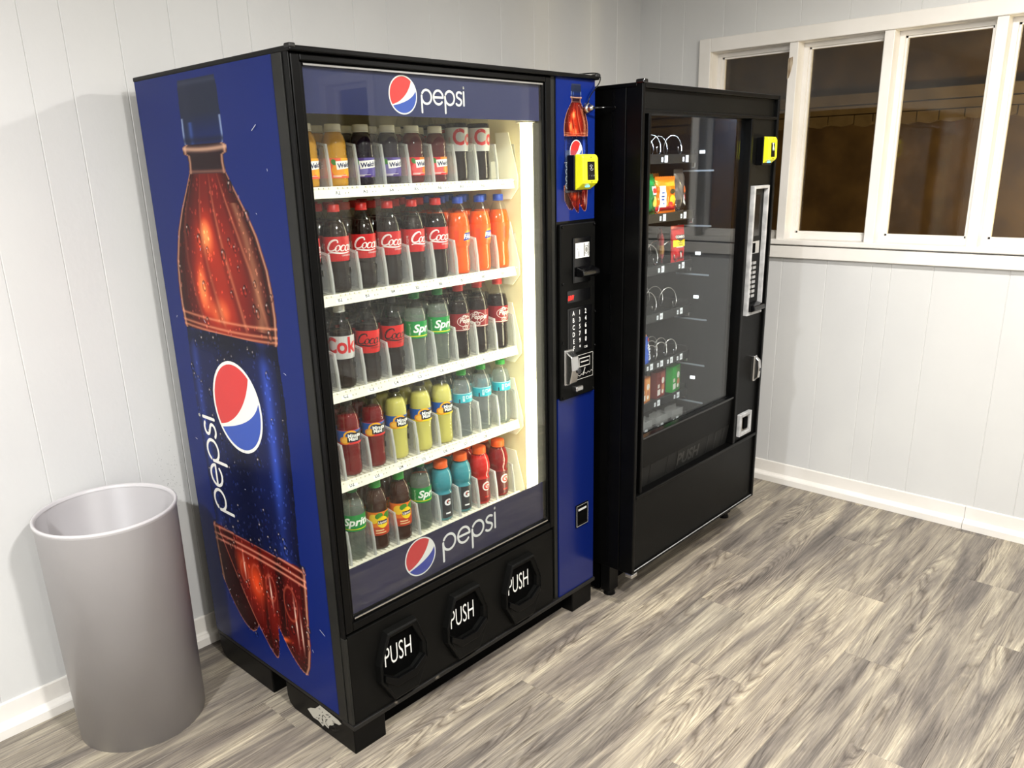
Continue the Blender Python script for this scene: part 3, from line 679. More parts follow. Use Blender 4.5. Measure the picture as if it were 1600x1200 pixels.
# shelves
ROWZ = [1.531, 1.262, 1.003, .747, .487]; YS = .130
COLP = [(486, 3), (528, 4), (570, 5), (608, 6), (646, 7), (681, 8), (716, 9), (748, 10), (780, 11)]
DXR = [.0877, .0893, .0883, .0893, .0872]; X2R = [.232, .212, .202, .196, .188]
CXR = [[X2R[r] + DXR[r] * (k - 1) for k in range(9)] for r in range(5)]          # centre of each column, shelf by shelf
for ri, zf in enumerate(ROWZ):
    CX = CXR[ri]; DX = DXR[ri]
    mb = MB(); mb.box(XI0 + .006, .862, YS + .006, .60, zf - .012, zf - .004)
    for k in range(9):
        for q in (-.030, -.015, 0, .015, .030): mb.box(CX[k] + q - .0028, CX[k] + q + .0028, YS + .004, .60, zf - .004, zf)
    sh = mb.build('shelf', M['shelf'], dm)
    mb = MB(); mb.prism([(YS, zf - .026), (YS + .003, zf - .026), (YS + .012, zf - .002), (YS + .012, zf + .002), (YS + .008, zf + .002)], 'x', XI0 + .006, .862); mb.build('shelf_lip', M['shelf'], sh)
    mb = MB(); mb.prism([(.128, zf - .026), (.20, zf - .026), (.22, zf + .14), (.165, zf + .14), (.128, zf + .01)], 'x', .874, .877); mb.prism([(.128, zf - .026), (.16, zf - .06), (.20, zf - .06), (.20, zf - .026)], 'x', .874, .877); mb.build('side_bracket', M['shelf'], sh)
    fl = lambda u, v, h, zf=zf: (u, YS + .0098 * (v / .028) - .0008 - h, zf - .026 + v)
    if ri < 4:
        for k in range(8):
            cv = Canvas(); u = CX[k + 1] - .038
            cv.rect(u - .012, u + .022, .006, .0225, (236, 238, 236)); cv.text('%s%d' % ('ABCD'[ri], k + 2), u - .005, .0085, .0130, (30, 28, 26), bold=.015)
            cv.ell(u + .026, .011, .0014, .0014, (40, 36, 30), 8); cv.ell(u + .036, .0115, .0014, .0014, (40, 36, 30), 8)
            cv.build('selection_label', fl, dm)
    dh = .104
    for k in range(9):
        xd = CX[k] + DX / 2 - .004
        ya, yb = YS + .008, YS + .078
        mb = MB(); mb.prism([(ya, zf), (yb, zf), (yb, zf + dh + .010), (ya + .011, zf + dh), (ya + .003, zf + .05)], 'x', xd - .001, xd + .001)
        mb.box(xd - .003, xd + .003, yb - .0015, .36, zf, zf + .035)
        dv = mb.build('column_divider', M['divider'], dm)
        mb = MB(); mb.prism([(ya, zf), (ya + .007, zf), (ya + .010, zf + .05), (ya + .018, zf + dh), (ya + .011, zf + dh), (ya + .003, zf + .05)], 'x', xd - .003, xd + .003)
        mb.prism([(yb, zf + dh + .010), (ya + .011, zf + dh), (ya + .011, zf + dh - .006), (yb, zf + dh + .004)], 'x', xd - .002, xd + .002)
        mb.build('divider_rim', M['dividerrim'], dv)
        mb = MB()
        for zz_ in (.045, .078): mb.box(xd - .0016, xd + .0016, yb - .030, yb - .022, zf + zz_, zf + zz_ + .016)
        mb.build('divider_slots', mat('slot_grey', rgb(84, 80, 74), .7), dv)
    if ri == 0:   # empty ninth column shows its pusher
        mb = MB(); mb.box(CX[8] - .030, CX[8] + .028, .30, .304, zf, zf + .11); mb.box(CX[8] + .006, CX[8] + .03, .22, .30, zf, zf + .055); mb.build('column_pusher', M['shelf'], dm, bevel=.002)
    else:
        mb = MB(); mb.box(XI1 - .012, XI1 - .004, .20, .215, zf, zf + .10); mb.build('column_pusher', mat('tan_plastic', rgb(206, 184, 120), .5), dm)

# lower door panel with three push doors
mb = MB(); mb.box(.007, .872, .0, .05, .098, .376); lower = mb.build('delivery_panel', M['blacktex'], dm, bevel=.002)
mb = MB(); mb.box(.006, .885, .012, .05, .374, .386); mb.box(.874, .90, .012, .05, .09, .376); mb.build('shadow_gap', M['blackmatte'], dm)
OCT = [(-.055, .114), (.055, .114), (.090, .02), (.090, -.035), (.045, -.114), (-.045, -.114), (-.090, -.035), (-.090, .02)]
INN = [(-.042, .090), (.042, .090), (.074, .020), (.072, -.018), (.032, -.046), (-.032, -.046), (-.072, -.018), (-.074, .020)]
for px in (.180, .437, .697):
    pz = .2275; d_ = empty('push_door', (px, 0, pz)); d_.parent = dm; d_.location = (px, 0, pz)
    mb = MB(); vs = []; n = 8
    rings = [(1.0, 0.0, OCT), (.97, -.020, OCT), (.92, -.024, OCT), (1.12, -.018, INN), (1.0, -.014, INN), (.97, -.0015, INN)]
    for (k, y, P) in rings: vs += [(px + a * k, y, pz + b * k) for a, b in P]
    fs = []
    for r in range(len(rings) - 1):
        for i in range(n): j = (i + 1) % n; fs.append((r * n + i, r * n + j, (r + 1) * n + j, (r + 1) * n + i))
    mb.add(vs, fs); mb.build('push_door_rim', M['blacktex'], d_, bevel=.0015)
    mb = MB(); mb.prism([(px + a * .97, pz + b * .97) for a, b in INN], 'y', -.0020, .0)
    fl = mb.build('flap', M['blackmatte'], d_)
    cv = Canvas(); cv.text('PUSH', px - .008, pz - .004, .088, (226, 226, 222), sx=.50, align='C', bold=-.006); cv.build('push_lettering', lambda u, v, h: (u, -.0024 - h, v), fl)
    mb = MB(); mb.prism([(px + a, pz + b) for a, b in ((-.074, -.014), (-.032, -.042), (.032, -.042), (.074, -.014), (.078, -.030), (.036, -.066), (-.036, -.066), (-.078, -.030))], 'y', -.0275, -.014); mb.build('grip_lip', M['black'], d_, bevel=.002)
# dark middle post and control column
mb = MB(); mb.box(.888, .905, .004, .05, .088, 1.822); mb.build('centre_post', noisy('grey_black_trim', rgb(26, 26, 24), rgb(32, 32, 29), .4, 10, spec=.25), dm, bevel=.002)
mb = MB(); mb.box(.907, PW_, 0.004, .05, .088, 1.825); col = mb.build('control_column', M['black'], dm, bevel=.002)
mb = MB(); mb.box(.907, PW_ - .001, .0, .006, .090, .832); mb.build('blue_lower_panel', mat('printed_deep_blue', rgb(8, 24, 84), .22, coat=.1, spec=.35), col)
a0, a1, b0, b1 = .912, PW_ - .004, 1.403, 1.819
nu, nv = 120, 250
xx = np.linspace(a0, a1, nu + 1); zz = np.linspace(b0, b1, nv + 1); X, Z = np.meshgrid(xx, zz)
k = .2305; zb = 1.425
fp = art_panel('bottle_print', (a0, .0022, b0), (a1 - a0, 0, 0), (0, 0, b1 - b0), nu, nv, (X - 1.007) / .0605, (Z - zb) / k + .16, col, painted('side_print', .26, 0.0, .14), seed=5, drops=500)
mb = MB(); mb.box(a0 - .001, a1 + .001, .0028, .006, b0 - .001, b1 + .001); mb.build('print_backing', M['blue'], col)
ffp = lambda u, v, h: (u, .0018 - h, v)
cv = Canvas(); globe(cv, 1.007, 1.607, .036, sx=.88); cv.build('round_emblem', ffp, fp, rough=.3)
cv = Canvas(); wordmark(cv, 1.500, -.972, .017, WHITE, f=lambda p: (-p[1], p[0]), wd=.0032); cv.build('wordmark', ffp, fp, rough=.3)
# black control plate
mb = MB(); mb.box(.914, 1.094, -.010, .004, .826, 1.394); cp = mb.build('control_plate', M['blacktex'], dm, bevel=.004)
mb = MB()
for (x, z) in ((.922, 1.385), (1.086, 1.385), (.922, 1.21), (1.092, 1.22), (.922, 1.02), (1.092, 1.10), (1.092, .985), (.922, .834), (1.086, .834)): mb.cyl((x, -.010, z), (x, -.0145, z), .0048, 12, r2=.003)
mb.build('screws', M['black'], cp)
mb = MB(); mb.box(.972, 1.062, -.016, -.008, 1.205, 1.350); ba = mb.build('bill_acceptor', M['blackgloss'], cp, bevel=.003)
mb = MB(); mb.prism([(-.016, 1.258), (-.048, 1.246), (-.050, 1.232), (-.040, 1.226), (-.016, 1.226)], 'x', .982, 1.068); mb.build('bill_slot', M['blackgloss'], ba, bevel=.003)
cv = Canvas(); cv.rect(.980, 1.052, 1.285, 1.332, (232, 232, 226)); cv.rect(1.018, 1.019, 1.287, 1.330, (40, 40, 40)); cv.text('INSERT', 984 / 1000, 1.320, .007, (40, 40, 40)); cv.text('BILLS', .986, 1.312, .007, (40, 40, 40)); cv.stroke([(.998, 1.290), (.998, 1.306)], .003, (30, 30, 30))
cv.ring(1.036, 1.309, .013, .002, (60, 60, 60), sx=.8); cv.ell(1.036, 1.309, .006, .009, (120, 120, 116)); cv.rect(1.022, 1.028, 1.288, 1.330, (130, 130, 126)); cv.rect(1.044, 1.050, 1.288, 1.330, (130, 130, 126))
cv.build('bill_sticker', lambda u, v, h: (u, -.0163 - h, v), ba)
mb = MB(); mb.box(.944, 1.066, -.0115, -.009, 1.146, 1.184); dp = mb.build('display_window', M['blackgloss'], cp)
cv = Canvas(); cv.text('10W', .948, 1.153, .024, glow('red_led', (1.0, .03, .02), 2.2), sx=.65, shear=.15); cv.build('display_digits', lambda u, v, h: (u, -.0118 - h, v), dp)
mb = MB(); mb.box(.944, 1.074, -.0125, -.010, .978, 1.128); mb.box(.954, 1.064, -.0140, -.0120, .982, 1.122); kp = mb.build('keypad', M['blackgloss'], cp, bevel=.001)
cv = Canvas()
for r, row in enumerate(('A12', 'B34', 'C56', 'D78', 'E90', 'F*')):
    for c_, ch in enumerate(row): cv.text(ch, .972 + c_ * .032, 1.103 - r * .0232, .0215, (236, 236, 232), align='C', sx=.78, bold=.012)
cv.text('CLR', 1.036, .9875, .010, (236, 236, 232), align='C'); cv.build('keypad_lettering', lambda u, v, h: (u, -.0143 - h, v), kp)
mb = MB(); mb.box(.985, 1.058, -.0118, -.010, .880, .968); cs = mb.build('coin_plate', M['blackgloss'], cp)
cv = Canvas(); W2 = (190, 188, 182)
for (u0, v0, u1, v1) in ((.988, .883, 1.080, .883), (1.080, .883, 1.080, .965), (1.080, .965, .988, .965), (.988, .965, .988, .883)): cv.stroke([(u0, v0), (u1, v1)], .0016, W2)
cv.stroke([(1.005, .925), (1.005, .953), (1.063, .953), (1.063, .925), (1.005, .925)], .0035, W2); cv.stroke([(1.014, .940), (1.054, .940)], .004, W2); cv.stroke([(1.036, .918), (1.030, .904), (1.026, .900)], .004, W2)
cv.stroke([(.990 + i * .009, .892 + (.006 if i % 2 else 0) + i * .0006) for i in range(11)], .0018, W2); cv.build('coin_lettering', lambda u, v, h: (u, -.0120 - h, v), cs)
mb = MB(); mb.box(.926, .972, -.016, -.008, .876, .996); mb.prism([(-.016, .990), (-.040, .975), (-.044, .93), (-.034, .885), (-.016, .880)], 'x', .930, .966)
lk = mb.build('lock_handle', M['chrome'], cp, bevel=.003)
mb = MB(); mb.cyl((.962, -.043, .925), (.962, -.047, .925), .009, 16); mb.build('lock_cylinder', mat('dark_metal', rgb(80, 80, 82), .35, 1.0), lk)
mb = MB(); mb.box(.965, 1.002, -.034, -.008, .850, .868); mb.build('coin_return_lever', M['chrome'], cp, bevel=.004)
# coin return cup
mb = MB(); frame(mb, 1.000, 1.070, .335, .420, 1.010, 1.060, .346, .408, -.004, .002); cr_ = mb.build('coin_return', M['black'], dm, bevel=.001)
cv = Canvas()
for (P_) in (((1.003, .338), (1.067, .338), (1.067, .416), (1.003, .416), (1.003, .338)),): cv.stroke(list(P_), .0014, (200, 200, 196))
cv.rect(1.012, 1.058, .396, .404, (190, 190, 188)); cv.build('coin_return_outline', lambda u, v, h: (u, -.0042 - h, v), cr_)
mb = MB(); mb.box(1.008, 1.062, -.002, .0, .344, .410); mb.build('coin_return_cup', M['blackmatte'], cr_)
# worn ledge and skids
mb = MB(); mb.box(-.002, PW_ + .004, -.006, .05, .084, .098); mb.box(0, PW_, .05, PD, .088, .1); mb.build('base_ledge', M['blackworn'], dm, bevel=.002)
for (x0, x1, ya, yb) in ((0.002, .112, .0, .344), (0.002, .112, .426, .750), (.986, 1.100, .0, .344), (.986, 1.100, .426, .750)):
    mb = MB(); r = .035
    mb.prism([(ya + .004, 0), (yb - r, 0), (yb - r * .3, r * .3), (yb, r), (yb, .086), (ya + .004, .086)] if ya < .1 else [(ya, 0), (yb - r, 0), (yb - r * .3, r * .3), (yb, r), (yb, .086), (ya, .086)], 'x', x0, x1)
    mb.build('skid', M['blackworn'] if 0 else M['black'], dm, bevel=.003)
mb = MB(); mb.box(.118, .980, .05, .72, .004, .089); mb.build('underside_light_block', M['blackmatte'], dm)  # added black block that keeps light out from under the machine
cv = Canvas(); rr = random.Random(9)
pts = [(.234, .039), (.215, .052), (.190, .062), (.163, .086), (.120, .083), (.075, .080), (.060, .074), (.073, .064), (.095, .060), (.105, .046), (.125, .036), (.130, .022), (.150, .026), (.159, .015), (.180, .024), (.207, .022)]
cv.poly(pts, (176, 172, 160))
for k in range(26): u, v = rr.uniform(.09, .20), rr.uniform(.030, .076); cv.stroke([(u, v), (u + rr.uniform(-.014, .014), v + rr.uniform(-.008, .008))], .0022, (40, 38, 36))
cv.build('torn_label', lambda u, v, h: (.0012 - h, u, v), dm, rough=.7)
# card reader
def card_reader(parent, x0, z0, y=0.0, icon='nfc', w=.075, D=.060, H_=.100):
    W_ = w
    r = empty('card_reader', (x0, y, z0)); r.parent = parent; r.location = Vector((x0, y, z0)) - origin(parent)
    mb = MB(); mb.box(x0 - .004, x0 + W_, y - .030, y - .001, z0 - .004, z0 + H_); mb.build('mounting_box', M['blackgloss'], r, bevel=.002)
    mb = MB(); yb, yf = y - .028, y - D
    prof = [(yb, z0 - .004), (yf + .02, z0 + .004), (yf + .004, z0 + .016), (yf, z0 + .024), (yf + .002, z0 + H_ - .010), (yf + .008, z0 + H_), (yb, z0 + H_ + .002)]
    mb.prism(prof, 'x', x0, x0 + W_); sh = mb.build('yellow_housing', M['yellow'], r, bevel=.004, seg=3)
    f = lambda u, v, h: (x0 + u, yf + (.002 if v > .06 else .001) - .0012 - h - .0012 * (v < .06), z0 + v)
    cv = Canvas(); cv.rect(.020, W_ - .020, .026, H_ - .020, (10, 10, 12), True)
    for q in (-1, 0, 1): cv.ell(W_ / 2 + q * .009, H_ - .0145, .0016, .0016, (120, 124, 20), 10)
    cv.ell(W_ / 2, H_ - .008, .003, .0016, (40, 40, 20), 10)
    if icon == 'nfc':
        cv.ring(W_ / 2, .062, .0080, .0013, (170, 172, 176)); cv.stroke([(W_ / 2 - .003, .059), (W_ / 2, .062), (W_ / 2 - .002, .066)], .0018, (190, 190, 194)); cv.ring(W_ / 2 - .001, .062, .003, .0012, (190, 190, 194), -60, 60)
        for q in (-1, 0, 1): cv.text('*#&'[q + 1], W_ / 2 + q * .011, .036, .007, (140, 144, 150), align='C')
    else:
        cv.poly([(W_ / 2 - .003, .072), (W_ / 2 + .003, .072), (W_ / 2 + .009, .052), (W_ / 2 - .009, .052)], (190, 204, 196)); cv.rect(W_ / 2 - .008, W_ / 2 + .008, .072, .0765, (200, 204, 206)); cv.rect(W_ / 2 - .009, W_ / 2 + .009, .048, .052, (120, 130, 126))
    cv.ell(W_ / 2, .020, .0045, .0014, (60, 60, 20), 12)
    cv.build('reader_face', f, sh, rough=.2)
    mb = MB(); mb.lathe([(.0, -.002), (.008, -.001), (.009, .003)], x0 + W_ / 2, yf + .016, z0 + .006, 16); mb.build('status_light', glow('blue_status_light', (.10, .35, 1.0), 3.0), r)
    return r
card_reader(dm, .961, 1.498, 0.0, 'nfc', .077, .062, .100)
mb = MB(); mb.box(.952, 1.03, -.003, .002, 1.487, 1.612); mb.build('clear_backplate', clear('clear_backplate', (.80, .86, .92), 1.5, .15, haze=.10, hazecol=(.45, .6, .8)), dm, bevel=.001)
# antenna on a magnetic foot, its lead hanging from the top edge
an = empty('antenna', (1.058, 0, 1.735), 'short black whip antenna on a round magnetic foot on the drink machine', 'antenna')
mb = MB(); mb.cyl((1.058, .002, 1.735), (1.058, -.012, 1.735), .017, 20, r2=.013); mb.cyl((1.058, -.012, 1.735), (1.058, -.026, 1.735), .013, 20, r2=.005); mb.build('magnetic_foot', M['chrome'], an)
mb = MB(); mb.cyl((1.058, -.024, 1.735), (1.140, -.046, 1.738), .0032, 10, r2=.0026); mb.cyl((1.139, -.0455, 1.738), (1.143, -.047, 1.738), .0042, 10); mb.build('whip', M['blackgloss'], an)
lead = bez((1.058, -.004, 1.750), (1.063, -.010, 1.79), (1.112, -.020, 1.80), (1.104, -.016, 1.832), 14) + bez((1.104, -.016, 1.832), (1.098, -.012, 1.842), (1.07, .02, 1.836), (1.04, .12, 1.834), 10)[1:]
mb = MB(); mb.tube(lead, .0019, 6); mb.build('antenna_lead', M['blackgloss'], an)

# ------------------------------------------------------------------ bottles
def interp(prof, z):
    for (r0, z0), (r1, z1) in zip(prof[:-1], prof[1:]):
        if z0 <= z <= z1 and z1 > z0: return r0 + (r1 - r0) * (z - z0) / (z1 - z0)
    return prof[-1][0]
def liquid(name, c, rough=0.08, sss=0.0, alpha=None):
    if alpha is None: return mat(name, rgb(*c), rough, coat=.6)
    return clear(name, tuple(lin(x) for x in c), 1.33, .03, haze=alpha, hazecol=tuple(lin(x) for x in c))
LQ = dict(cola=mat('cola', rgb(26, 12, 9), .06, spec=.2), orange=mat('orange_soda', rgb(255, 96, 6), .12, spec=.2), lemon=mat('lemonade', rgb(204, 196, 104), .15, spec=.2),
          punch=mat('fruit_punch', rgb(112, 10, 18), .10, spec=.2), water=liquid('water', (236, 244, 246), alpha=.25), soda=liquid('clear_soda', (226, 236, 224), alpha=.24),
          blue=mat('light_blue_drink', rgb(58, 142, 154), .12, spec=.2), red=mat('red_drink', rgb(200, 26, 22), .12, spec=.2), dred=mat('dark_red_drink', rgb(128, 22, 26), .12, spec=.2),
          tea=mat('tea', rgb(58, 26, 14), .08, spec=.2), juice=mat('orange_juice', rgb(206, 148, 20), .2, spec=.2), grape=mat('grape_juice', rgb(30, 18, 34), .08, spec=.2),
          berry=mat('berry_juice', rgb(92, 22, 26), .10, spec=.2), cherry=mat('cherry_juice', rgb(110, 24, 28), .1, spec=.2))
P_COLA = [(.018, .001), (.026, .0), (.0295, .004), (.0305, .012), (.0310, .030), (.0300, .050), (.0285, .070), (.0290, .082), (.0312, .100), (.0322, .118), (.0325, .150), (.0318, .160), (.0290, .174), (.0245, .190), (.0190, .204), (.0145, .213), (.0128, .218), (.0128, .224)]
P_SPR = [(.018, .001), (.026, .0), (.030, .005), (.031, .020), (.0300, .060), (.0312, .090), (.0322, .110), (.0325, .150), (.0318, .164), (.0285, .180), (.0225, .198), (.0160, .212), (.0130, .219), (.0130, .224)]
P_MM = [(.018, .001), (.026, .0), (.0300, .006), (.0305, .02), (.0292, .045), (.0290, .065), (.0300, .085), (.0312, .098), (.0315, .140), (.0312, .160), (.0285, .177), (.0225, .194), (.0160, .207), (.0132, .214), (.0132, .220)]
P_WAT = [(.020, .001), (.027, .0), (.0295, .004)] + [(.0300 + (.0008 if i % 2 else -.0008), .012 + .0085 * i) for i in range(11)] + [(.0310, .110), (.0312, .128), (.0308, .130), (.0312, .132), (.0312, .150), (.0300, .165), (.0255, .182), (.0190, .196), (.0140, .204), (.0130, .210), (.0130, .215)]
P_GAT = [(.020, .001), (.028, .0), (.0315, .005), (.0320, .02), (.0305, .045), (.0305, .075), (.0320, .098), (.0285, .104), (.0325, .112), (.0345, .128), (.0338, .146), (.0300, .166), (.0240, .180), (.0195, .187), (.0190, .192)]
P_TEA = [(.020, .001), (.028, .0), (.031, .005)] + [(.0318 if i % 2 else .0298, .010 + .0085 * i) for i in range(5)] + [(.0315, .052), (.0315, .128)] + [(.0325 if i % 2 else .0305, .133 + .007 * i) for i in range(4)] + [(.0300, .168), (.0245, .186), (.0180, .197), (.0150, .204), (.0145, .210)]
P_JUI = [(.020, .001), (.027, .0), (.0295, .004), (.0300, .012), (.0295, .018), (.0300, .022), (.0300, .072), (.0306, .078), (.0292, .083), (.0306, .089), (.0292, .095), (.0304, .101), (.0290, .116), (.0245, .130), (.0190, .139), (.0175, .143), (.0175, .148)]
CAPS = dict(red=mat('cap_red', rgb(196, 36, 32), .4), green=mat('cap_green', rgb(28, 122, 58), .4), bgreen=mat('cap_bright_green', rgb(44, 160, 60), .4), blue=mat('cap_blue', rgb(30, 72, 178), .4), black=mat('cap_black', rgb(24, 22, 22), .4),
            white=mat('cap_white', rgb(226, 222, 206), .4), orange=mat('cap_orange', rgb(242, 96, 24), .4), silver=mat('cap_silver', rgb(206, 206, 200), .35, .3))
def lab_cola(bg, ink_, word='Coca-Cola'):
    def f(cv, z0, z1, R):
        cv.rect(-PI * R, PI * R, z0, z1, bg); h = z1 - z0
        script_cola(cv, -.036, z0 + h * .42, h * .50, ink_, 'CocaCola')
        cv.text('RECYCLE ME', -.043, z0 + h * .22, .0085, ink_, rot=PI / 2, sx=.7); cv.text('ORIGINAL', .0, z0 + h * .20, .0065, ink_)
    return f
def lab_diet(cv, z0, z1, R):
    h = z1 - z0; cv.rect(-PI * R, PI * R, z0, z1, (190, 190, 188)); cv.rect(-PI * R, PI * R, z0 + h * .93, z1, (150, 150, 150), True)
    cv.text('Coke', -.036, z0 + h * .28, .052 * h / .055, (196, 30, 36), bold=.03, sx=.80); cv.text('Diet', -.012, z0 + h * .80, .008, (196, 30, 36)); cv.text('RECYCLE', -.044, z0 + h * .25, .008, (196, 30, 36), rot=PI / 2, sx=.7)
def lab_sprite(cv, z0, z1, R):
    h = z1 - z0; cv.rect(-PI * R, PI * R, z0, z1, (22, 138, 62)); cv.rect(-PI * R, PI * R, z0 + h * .10, z0 + h * .16, (210, 214, 40))
    cv.text('Sprite', -.026, z0 + h * .36, .034, (244, 246, 240), bold=.03, shear=.25); cv.text('RECYCLE ME', -.033, z0 + h * .2, .008, (190, 230, 190), rot=PI / 2, sx=.8)
def lab_fanta(cv, z0, z1, R):
    h = z1 - z0; cv.rect(-PI * R, PI * R, z0, z1, (246, 92, 16)); cv.ell(.010, z0 + h * .5, .022, h * .30, (250, 150, 30)); cv.poly([(-.012, z0 + h * .28), (.040, z0 + h * .36), (.042, z0 + h * .72), (-.008, z0 + h * .66)], (26, 54, 150))
    cv.text('FANTA', -.011, z0 + h * .38, .019, (248, 246, 240), bold=.035, shear=.1); cv.rect(-.038, -.026, z0 + h * .2, z0 + h * .8, (240, 74, 24))
def lab_pepper(cv, z0, z1, R):
    h = z1 - z0; c = (232, 224, 214); cv.rect(-PI * R, PI * R, z0, z1, (132, 18, 28)); cv.rect(-PI * R, PI * R, z0 + h * .04, z0 + h * .07, c)
    cv.text('Dr', -.010, z0 + h * .72, .017, c, shear=.3, bold=.015); cv.text('Pepper', -.018, z0 + h * .48, .022, c, shear=.25, bold=.02, sx=.85); cv.ring(0, z0 + h * .56, h * .30, .0014, c, sx=1.45)
    cv.text('23', -.004, z0 + h * .14, .012, c, shear=.2); cv.ring(0, z0 + h * .20, h * .12, .0012, c, sx=1.3)
def lab_mm(bg2):
    def f(cv, z0, z1, R):
        h = z1 - z0; cv.rect(-PI * R, PI * R, z0, z1, (40, 92, 168)); cv.rect(-PI * R, PI * R, z0, z0 + h * .14, bg2); cv.rect(-PI * R, PI * R, z1 - h * .03, z1, bg2)
        cv.ell(-.016, z0 + h * .30, .015, h * .28, (240, 150, 30)); cv.ell(-.016, z0 + h * .30, .010, h * .19, (250, 190, 70)); cv.stroke(arc(.0, z0 + h * .60, h * .33, 40, 190, 12, 1.2), .005, (248, 178, 36))
        cv.poly([(-.010, z0 + h * .16), (.034, z0 + h * .16), (.034, z0 + h * .90), (.012, z0 + h * .80), (-.010, z0 + h * .84)], (20, 20, 24)); cv.text('Minute', -.008, z0 + h * .50, .0155, (244, 244, 240), bold=.03, sx=.85); cv.text('Maid', -.006, z0 + h * .26, .0155, (244, 244, 240), bold=.03, sx=.85)
    return f
def lab_water(cv, z0, z1, R):
    h = z1 - z0; cv.rect(-PI * R * .55, PI * R * .55, z0, z1, (42, 176, 190)); cv.rect(-.030, -.026, z0, z0 + h * .4, (20, 40, 60)); cv.text('DASANI', -.008, z0 + h * .38, .017, (235, 248, 248), sx=.9, bold=.01); cv.rect(-.018, -.012, z0 + h * .15, z0 + h * .75, (230, 244, 244)); cv.rect(-.016, -.014, z0 + h * .25, z0 + h * .7, (42, 176, 190))
    cv.stroke([(-.05, z0 + h * .95), (.05, z0 + h * .95)], .0012, (230, 250, 250), False)
def lab_gat(bg, em, gc):
    def f(cv, z0, z1, R):
        h = z1 - z0; cv.rect(-PI * R, PI * R, z0, z1, bg)
        if em: cv.ell(0, z0 + h * .66, .015, h * .20, em)
        else: cv.rect(-.018, .018, z0, z1, (52, 54, 58))
        cv.text('G', 0, z0 + h * .53, .030, gc, bold=.05, align='C'); cv.poly([(-.003, z0 + h * .56), (.003, z0 + h * .72), (.001, z0 + h * .72), (.005, z0 + h * .84), (-.003, z0 + h * .66), (.0, z0 + h * .66)], (226, 70, 24)); cv.rect(-.008, .008, z0 + h * .16, z0 + h * .22, gc)
    return f
def lab_tea(cv, z0, z1, R):
    h = z1 - z0; cv.rect(-PI * R, PI * R, z0, z1, (236, 120, 26)); cv.rect(-PI * R, PI * R, z0, z0 + h * .36, (196, 62, 24)); cv.ell(-.020, z0 + h * .72, .014, h * .20, (250, 206, 50)); cv.ell(.024, z0 + h * .80, .014, h * .16, (60, 130, 40)); cv.ell(-.004, z0 + h * .84, .012, h * .12, (70, 140, 44), rot=.6)
    cv.ell(.006, z0 + h * .56, .017, h * .25, (250, 214, 30)); cv.rect(-.009, .021, z0 + h * .48, z0 + h * .64, (60, 24, 70)); cv.text('Lipton', .006, z0 + h * .515, .0105, (250, 240, 230), bold=.03, align='C'); cv.rect(-.016, .008, z0 + h * .20, z0 + h * .25, (250, 214, 160)); cv.rect(-.016, .014, z0 + h * .10, z0 + h * .14, (250, 214, 160))
def lab_welch(bg, acc, fruit):
    def f(cv, z0, z1, R):
        h = z1 - z0; cv.rect(-PI * R, PI * R, z0, z1, bg); cv.rect(-.005, .045, z0 + h * .2, z1, acc); cv.ell(-.012, z0 + h * .40, .016, h * .34, fruit); cv.ell(.018, z0 + h * .30, .014, h * .22, acc); cv.ell(-.022, z0 + h * .80, .006, h * .16, (60, 130, 50), rot=.5)
        cv.poly([(-.016, z0 + h * .42), (.032, z0 + h * .52), (.034, z0 + h * .90), (-.018, z0 + h * .84)], (244, 242, 236)); cv.text("Welch's", -.013, z0 + h * .50, .0165, (24, 30, 84), bold=.035, rot=.12, sx=.9, shear=.15)
        cv.rect(-.026, -.006, z0 + h * .06, z0 + h * .09, (250, 240, 230)); cv.rect(-.026, .01, z0 + h * .12, z0 + h * .14, (250, 240, 230), True)
    return f
KINDS = {  # profile, fill height, liquid, label z0,z1, label art, cap material, cap radius, cap height
    'cola': (P_COLA, .190, 'cola', .086, .152, lab_cola((196, 30, 34), (244, 240, 236)), 'red', .0152, .017),
    'zero': (P_COLA, .168, 'cola', .086, .152, lab_cola((206, 30, 28), (22, 18, 18)), 'black', .0152, .017),
    'diet': (P_COLA, .165, 'cola', .086, .152, lab_diet, 'silver', .0152, .017),
    'fanta': (P_COLA, .188, 'orange', .086, .148, lab_fanta, 'blue', .0152, .017),
    'sprite': (P_SPR, .186, 'soda', .098, .150, lab_sprite, 'green', .0152, .017),
    'pepper': (P_COLA, .182, 'cola', .090, .146, lab_pepper, 'red', .0152, .017),
    'lemon': (P_MM, .190, 'lemon', .100, .143, lab_mm((232, 204, 30)), 'black', .0152, .018),
    'punch': (P_MM, .184, 'punch', .100, .143, lab_mm((214, 50, 44)), 'black', .0152, .018),
    'water': (P_WAT, .188, 'water', .118, .150, lab_water, 'bgreen', .0150, .013),
    'gblue': (P_GAT, .178, 'blue', .012, .096, lab_gat((98, 112, 114), None, (236, 236, 236)), 'orange', .0215, .020),
    'gred': (P_GAT, .178, 'red', .012, .096, lab_gat((126, 30, 28), (234, 230, 224), (196, 40, 30)), 'orange', .0215, .020),
    'gdred': (P_GAT, .178, 'dred', .012, .096, lab_gat((92, 34, 34), (230, 226, 220), (190, 40, 30)), 'orange', .0215, .020),
    'tea': (P_TEA, .192, 'tea', .050, .128, lab_tea, 'bgreen', .0165, .020),
    'wmango': (P_JUI, .140, 'juice', .022, .073, lab_welch((242, 92, 62), (248, 170, 30), (236, 150, 30)), 'white', .0195, .016),
    'wgrape': (P_JUI, .140, 'grape', .022, .073, lab_welch((70, 44, 120), (90, 78, 150), (120, 110, 170)), 'white', .0195, .016),
    'wfruit': (P_JUI, .140, 'berry', .022, .073, lab_welch((214, 44, 48), (240, 140, 40), (236, 90, 90)), 'white', .0195, .016),
}
